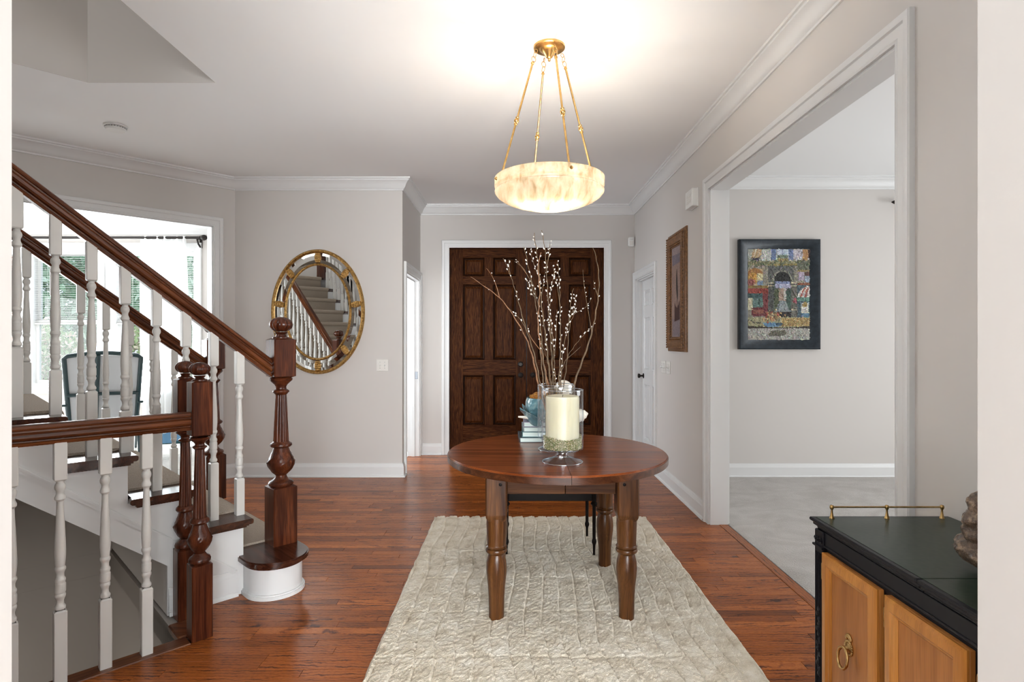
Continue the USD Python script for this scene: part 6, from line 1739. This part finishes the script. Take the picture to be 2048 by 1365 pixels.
shrub('shrub', (-6.45, 10.15), (0.80, 0.7, 0.98), 6500, 0.055, LEAFP, 1, 'pink and green flowering shrub outside the middle sunroom window')
shrub('shrub', (-4.70, 10.2), (0.75, 0.7, 0.88), 5500, 0.055, LEAFP, 2, 'flowering shrub outside the window beside the curtain')
shrub('shrub', (-8.75, 10.3), (0.9, 0.8, 1.0), 6500, 0.06, LEAFP, 4, 'flowering shrub outside the far left sunroom window')
shrub('tree', (-7.8, 15.0), (2.0, 1.8, 1.9), 9000, 0.13, LEAFG, 5, 'green tree filling the upper panes of the middle window', 'tree', 1.3)
shrub('tree', (-3.9, 13.0), (1.6, 1.5, 1.7), 7000, 0.11, LEAFG, 6, 'green tree behind the chair and curtain', 'tree', 0.9)
shrub('tree', (-13.0, 16.0), (2.3, 2.2, 2.2), 9000, 0.14, LEAFG, 7, 'green tree beyond the far left window', 'tree', 1.4)
for k, (fx, fy, lab) in enumerate(((-6.85, 8.62, 'bright green fern under the left half of the middle sunroom window'), (-5.80, 8.70, 'bright green fern under the right half of the middle sunroom window'), (-4.75, 8.70, 'bright green fern outside the window by the chair'))):
    fe = thing('fern', (fx, fy, -0.05), 0, lab, 'fern')
    mb = MB(); r_ = np.random.default_rng(30 + k)
    for q_ in range(34):
        ang = r_.uniform(0, 2 * PI); ln = r_.uniform(0.45, 0.75)
        for m_ in range(16):
            tt = m_ / 15
            c = np.array([math.cos(ang) * ln * 0.62 * tt, math.sin(ang) * ln * 0.62 * tt, 0.30 + ln * 0.95 * tt - 0.55 * ln * tt * tt + 0.12])
            pr_ = np.array([-math.sin(ang), math.cos(ang), 0.1]); wl = 0.085 * (1 - tt) + 0.012; fw = np.array([math.cos(ang), math.sin(ang), 0.2]) * 0.022
            for sg in (-1, 1):
                mb.add([c, c + pr_ * wl * sg * 0.5 + fw, c + pr_ * wl * sg + fw * 1.2, c + pr_ * wl * sg * 0.5 - fw * 0.2], [(0, 1, 2, 3)], ramp(FERN, r_.uniform()))
    part('fronds', mb, M_LEAF, fe, smooth=False, kind='stuff', tint=True)
    part('crown', MB().lathe([(0.05, 0), (0.09, 0.2), (0.07, 0.40), (0.0, 0.46)], 12), M_BARK, fe)
# brick return wall of the house outside the left window, with a lantern
bw_ = thing('wall_exterior_brick', (0, 0, 0), kind='structure')
BX = -7.38
part('mortar_bed', MB().box(BX - 0.6, BX - 0.006, WY + 0.75, WY + 0.97, -0.05, 3.0), M_MORTAR, bw_, smooth=False)
for r in range(38):
    for c in range(4):
        x1 = BX - 0.0 - c * 0.215 - (0.107 if r % 2 else 0)
        x0 = max(x1 - 0.203, BX - 0.6)
        if c == 0 and r % 2:
            part('brick', MB().box(BX - 0.096, BX, WY + 0.744, WY + 0.975, -0.04 + r * 0.077, 0.024 + r * 0.077, 0.003), M_BRICK, bw_, smooth=False)
        if x1 - x0 > 0.03:
            part('brick', MB().box(x0, x1, WY + 0.744, WY + 0.975, -0.04 + r * 0.077, 0.024 + r * 0.077, 0.003), M_BRICK, bw_, smooth=False)
ln_ = thing('wall_lantern', (BX - 0.10, WY + 0.744, 2.05), 0, 'dark metal wall lantern on the brick outside the left sunroom window', 'lantern')
part('bracket', MB().box(-0.03, 0.03, -0.012, 0, -0.06, 0.22, 0.004).tube([(0, 0, 0.19), (0, -0.08, 0.21), (0, -0.13, 0.17)], 0.007, 8), M_BRONZE, ln_, smooth=30)
mb = MB()
for sx in (-1, 1):
    for sy in (-1, 1):
        mb.box(sx * 0.07 - 0.007, sx * 0.07 + 0.007, -0.13 + sy * 0.07 - 0.007, -0.13 + sy * 0.07 + 0.007, -0.16, 0.13)
mb.box(-0.085, 0.085, -0.215, -0.045, -0.175, -0.16).box(-0.085, 0.085, -0.215, -0.045, 0.13, 0.145)
mb.lathe([(0.10, 0.145), (0.03, 0.20), (0.01, 0.21), (0, 0.23)], 4, (0, -0.13, 0))
part('cage', mb, M_BRONZE, ln_, smooth=False)
part('lantern_glass', MB().box(-0.066, 0.066, -0.196, -0.064, -0.16, 0.13), M_PANE, ln_, smooth=False)
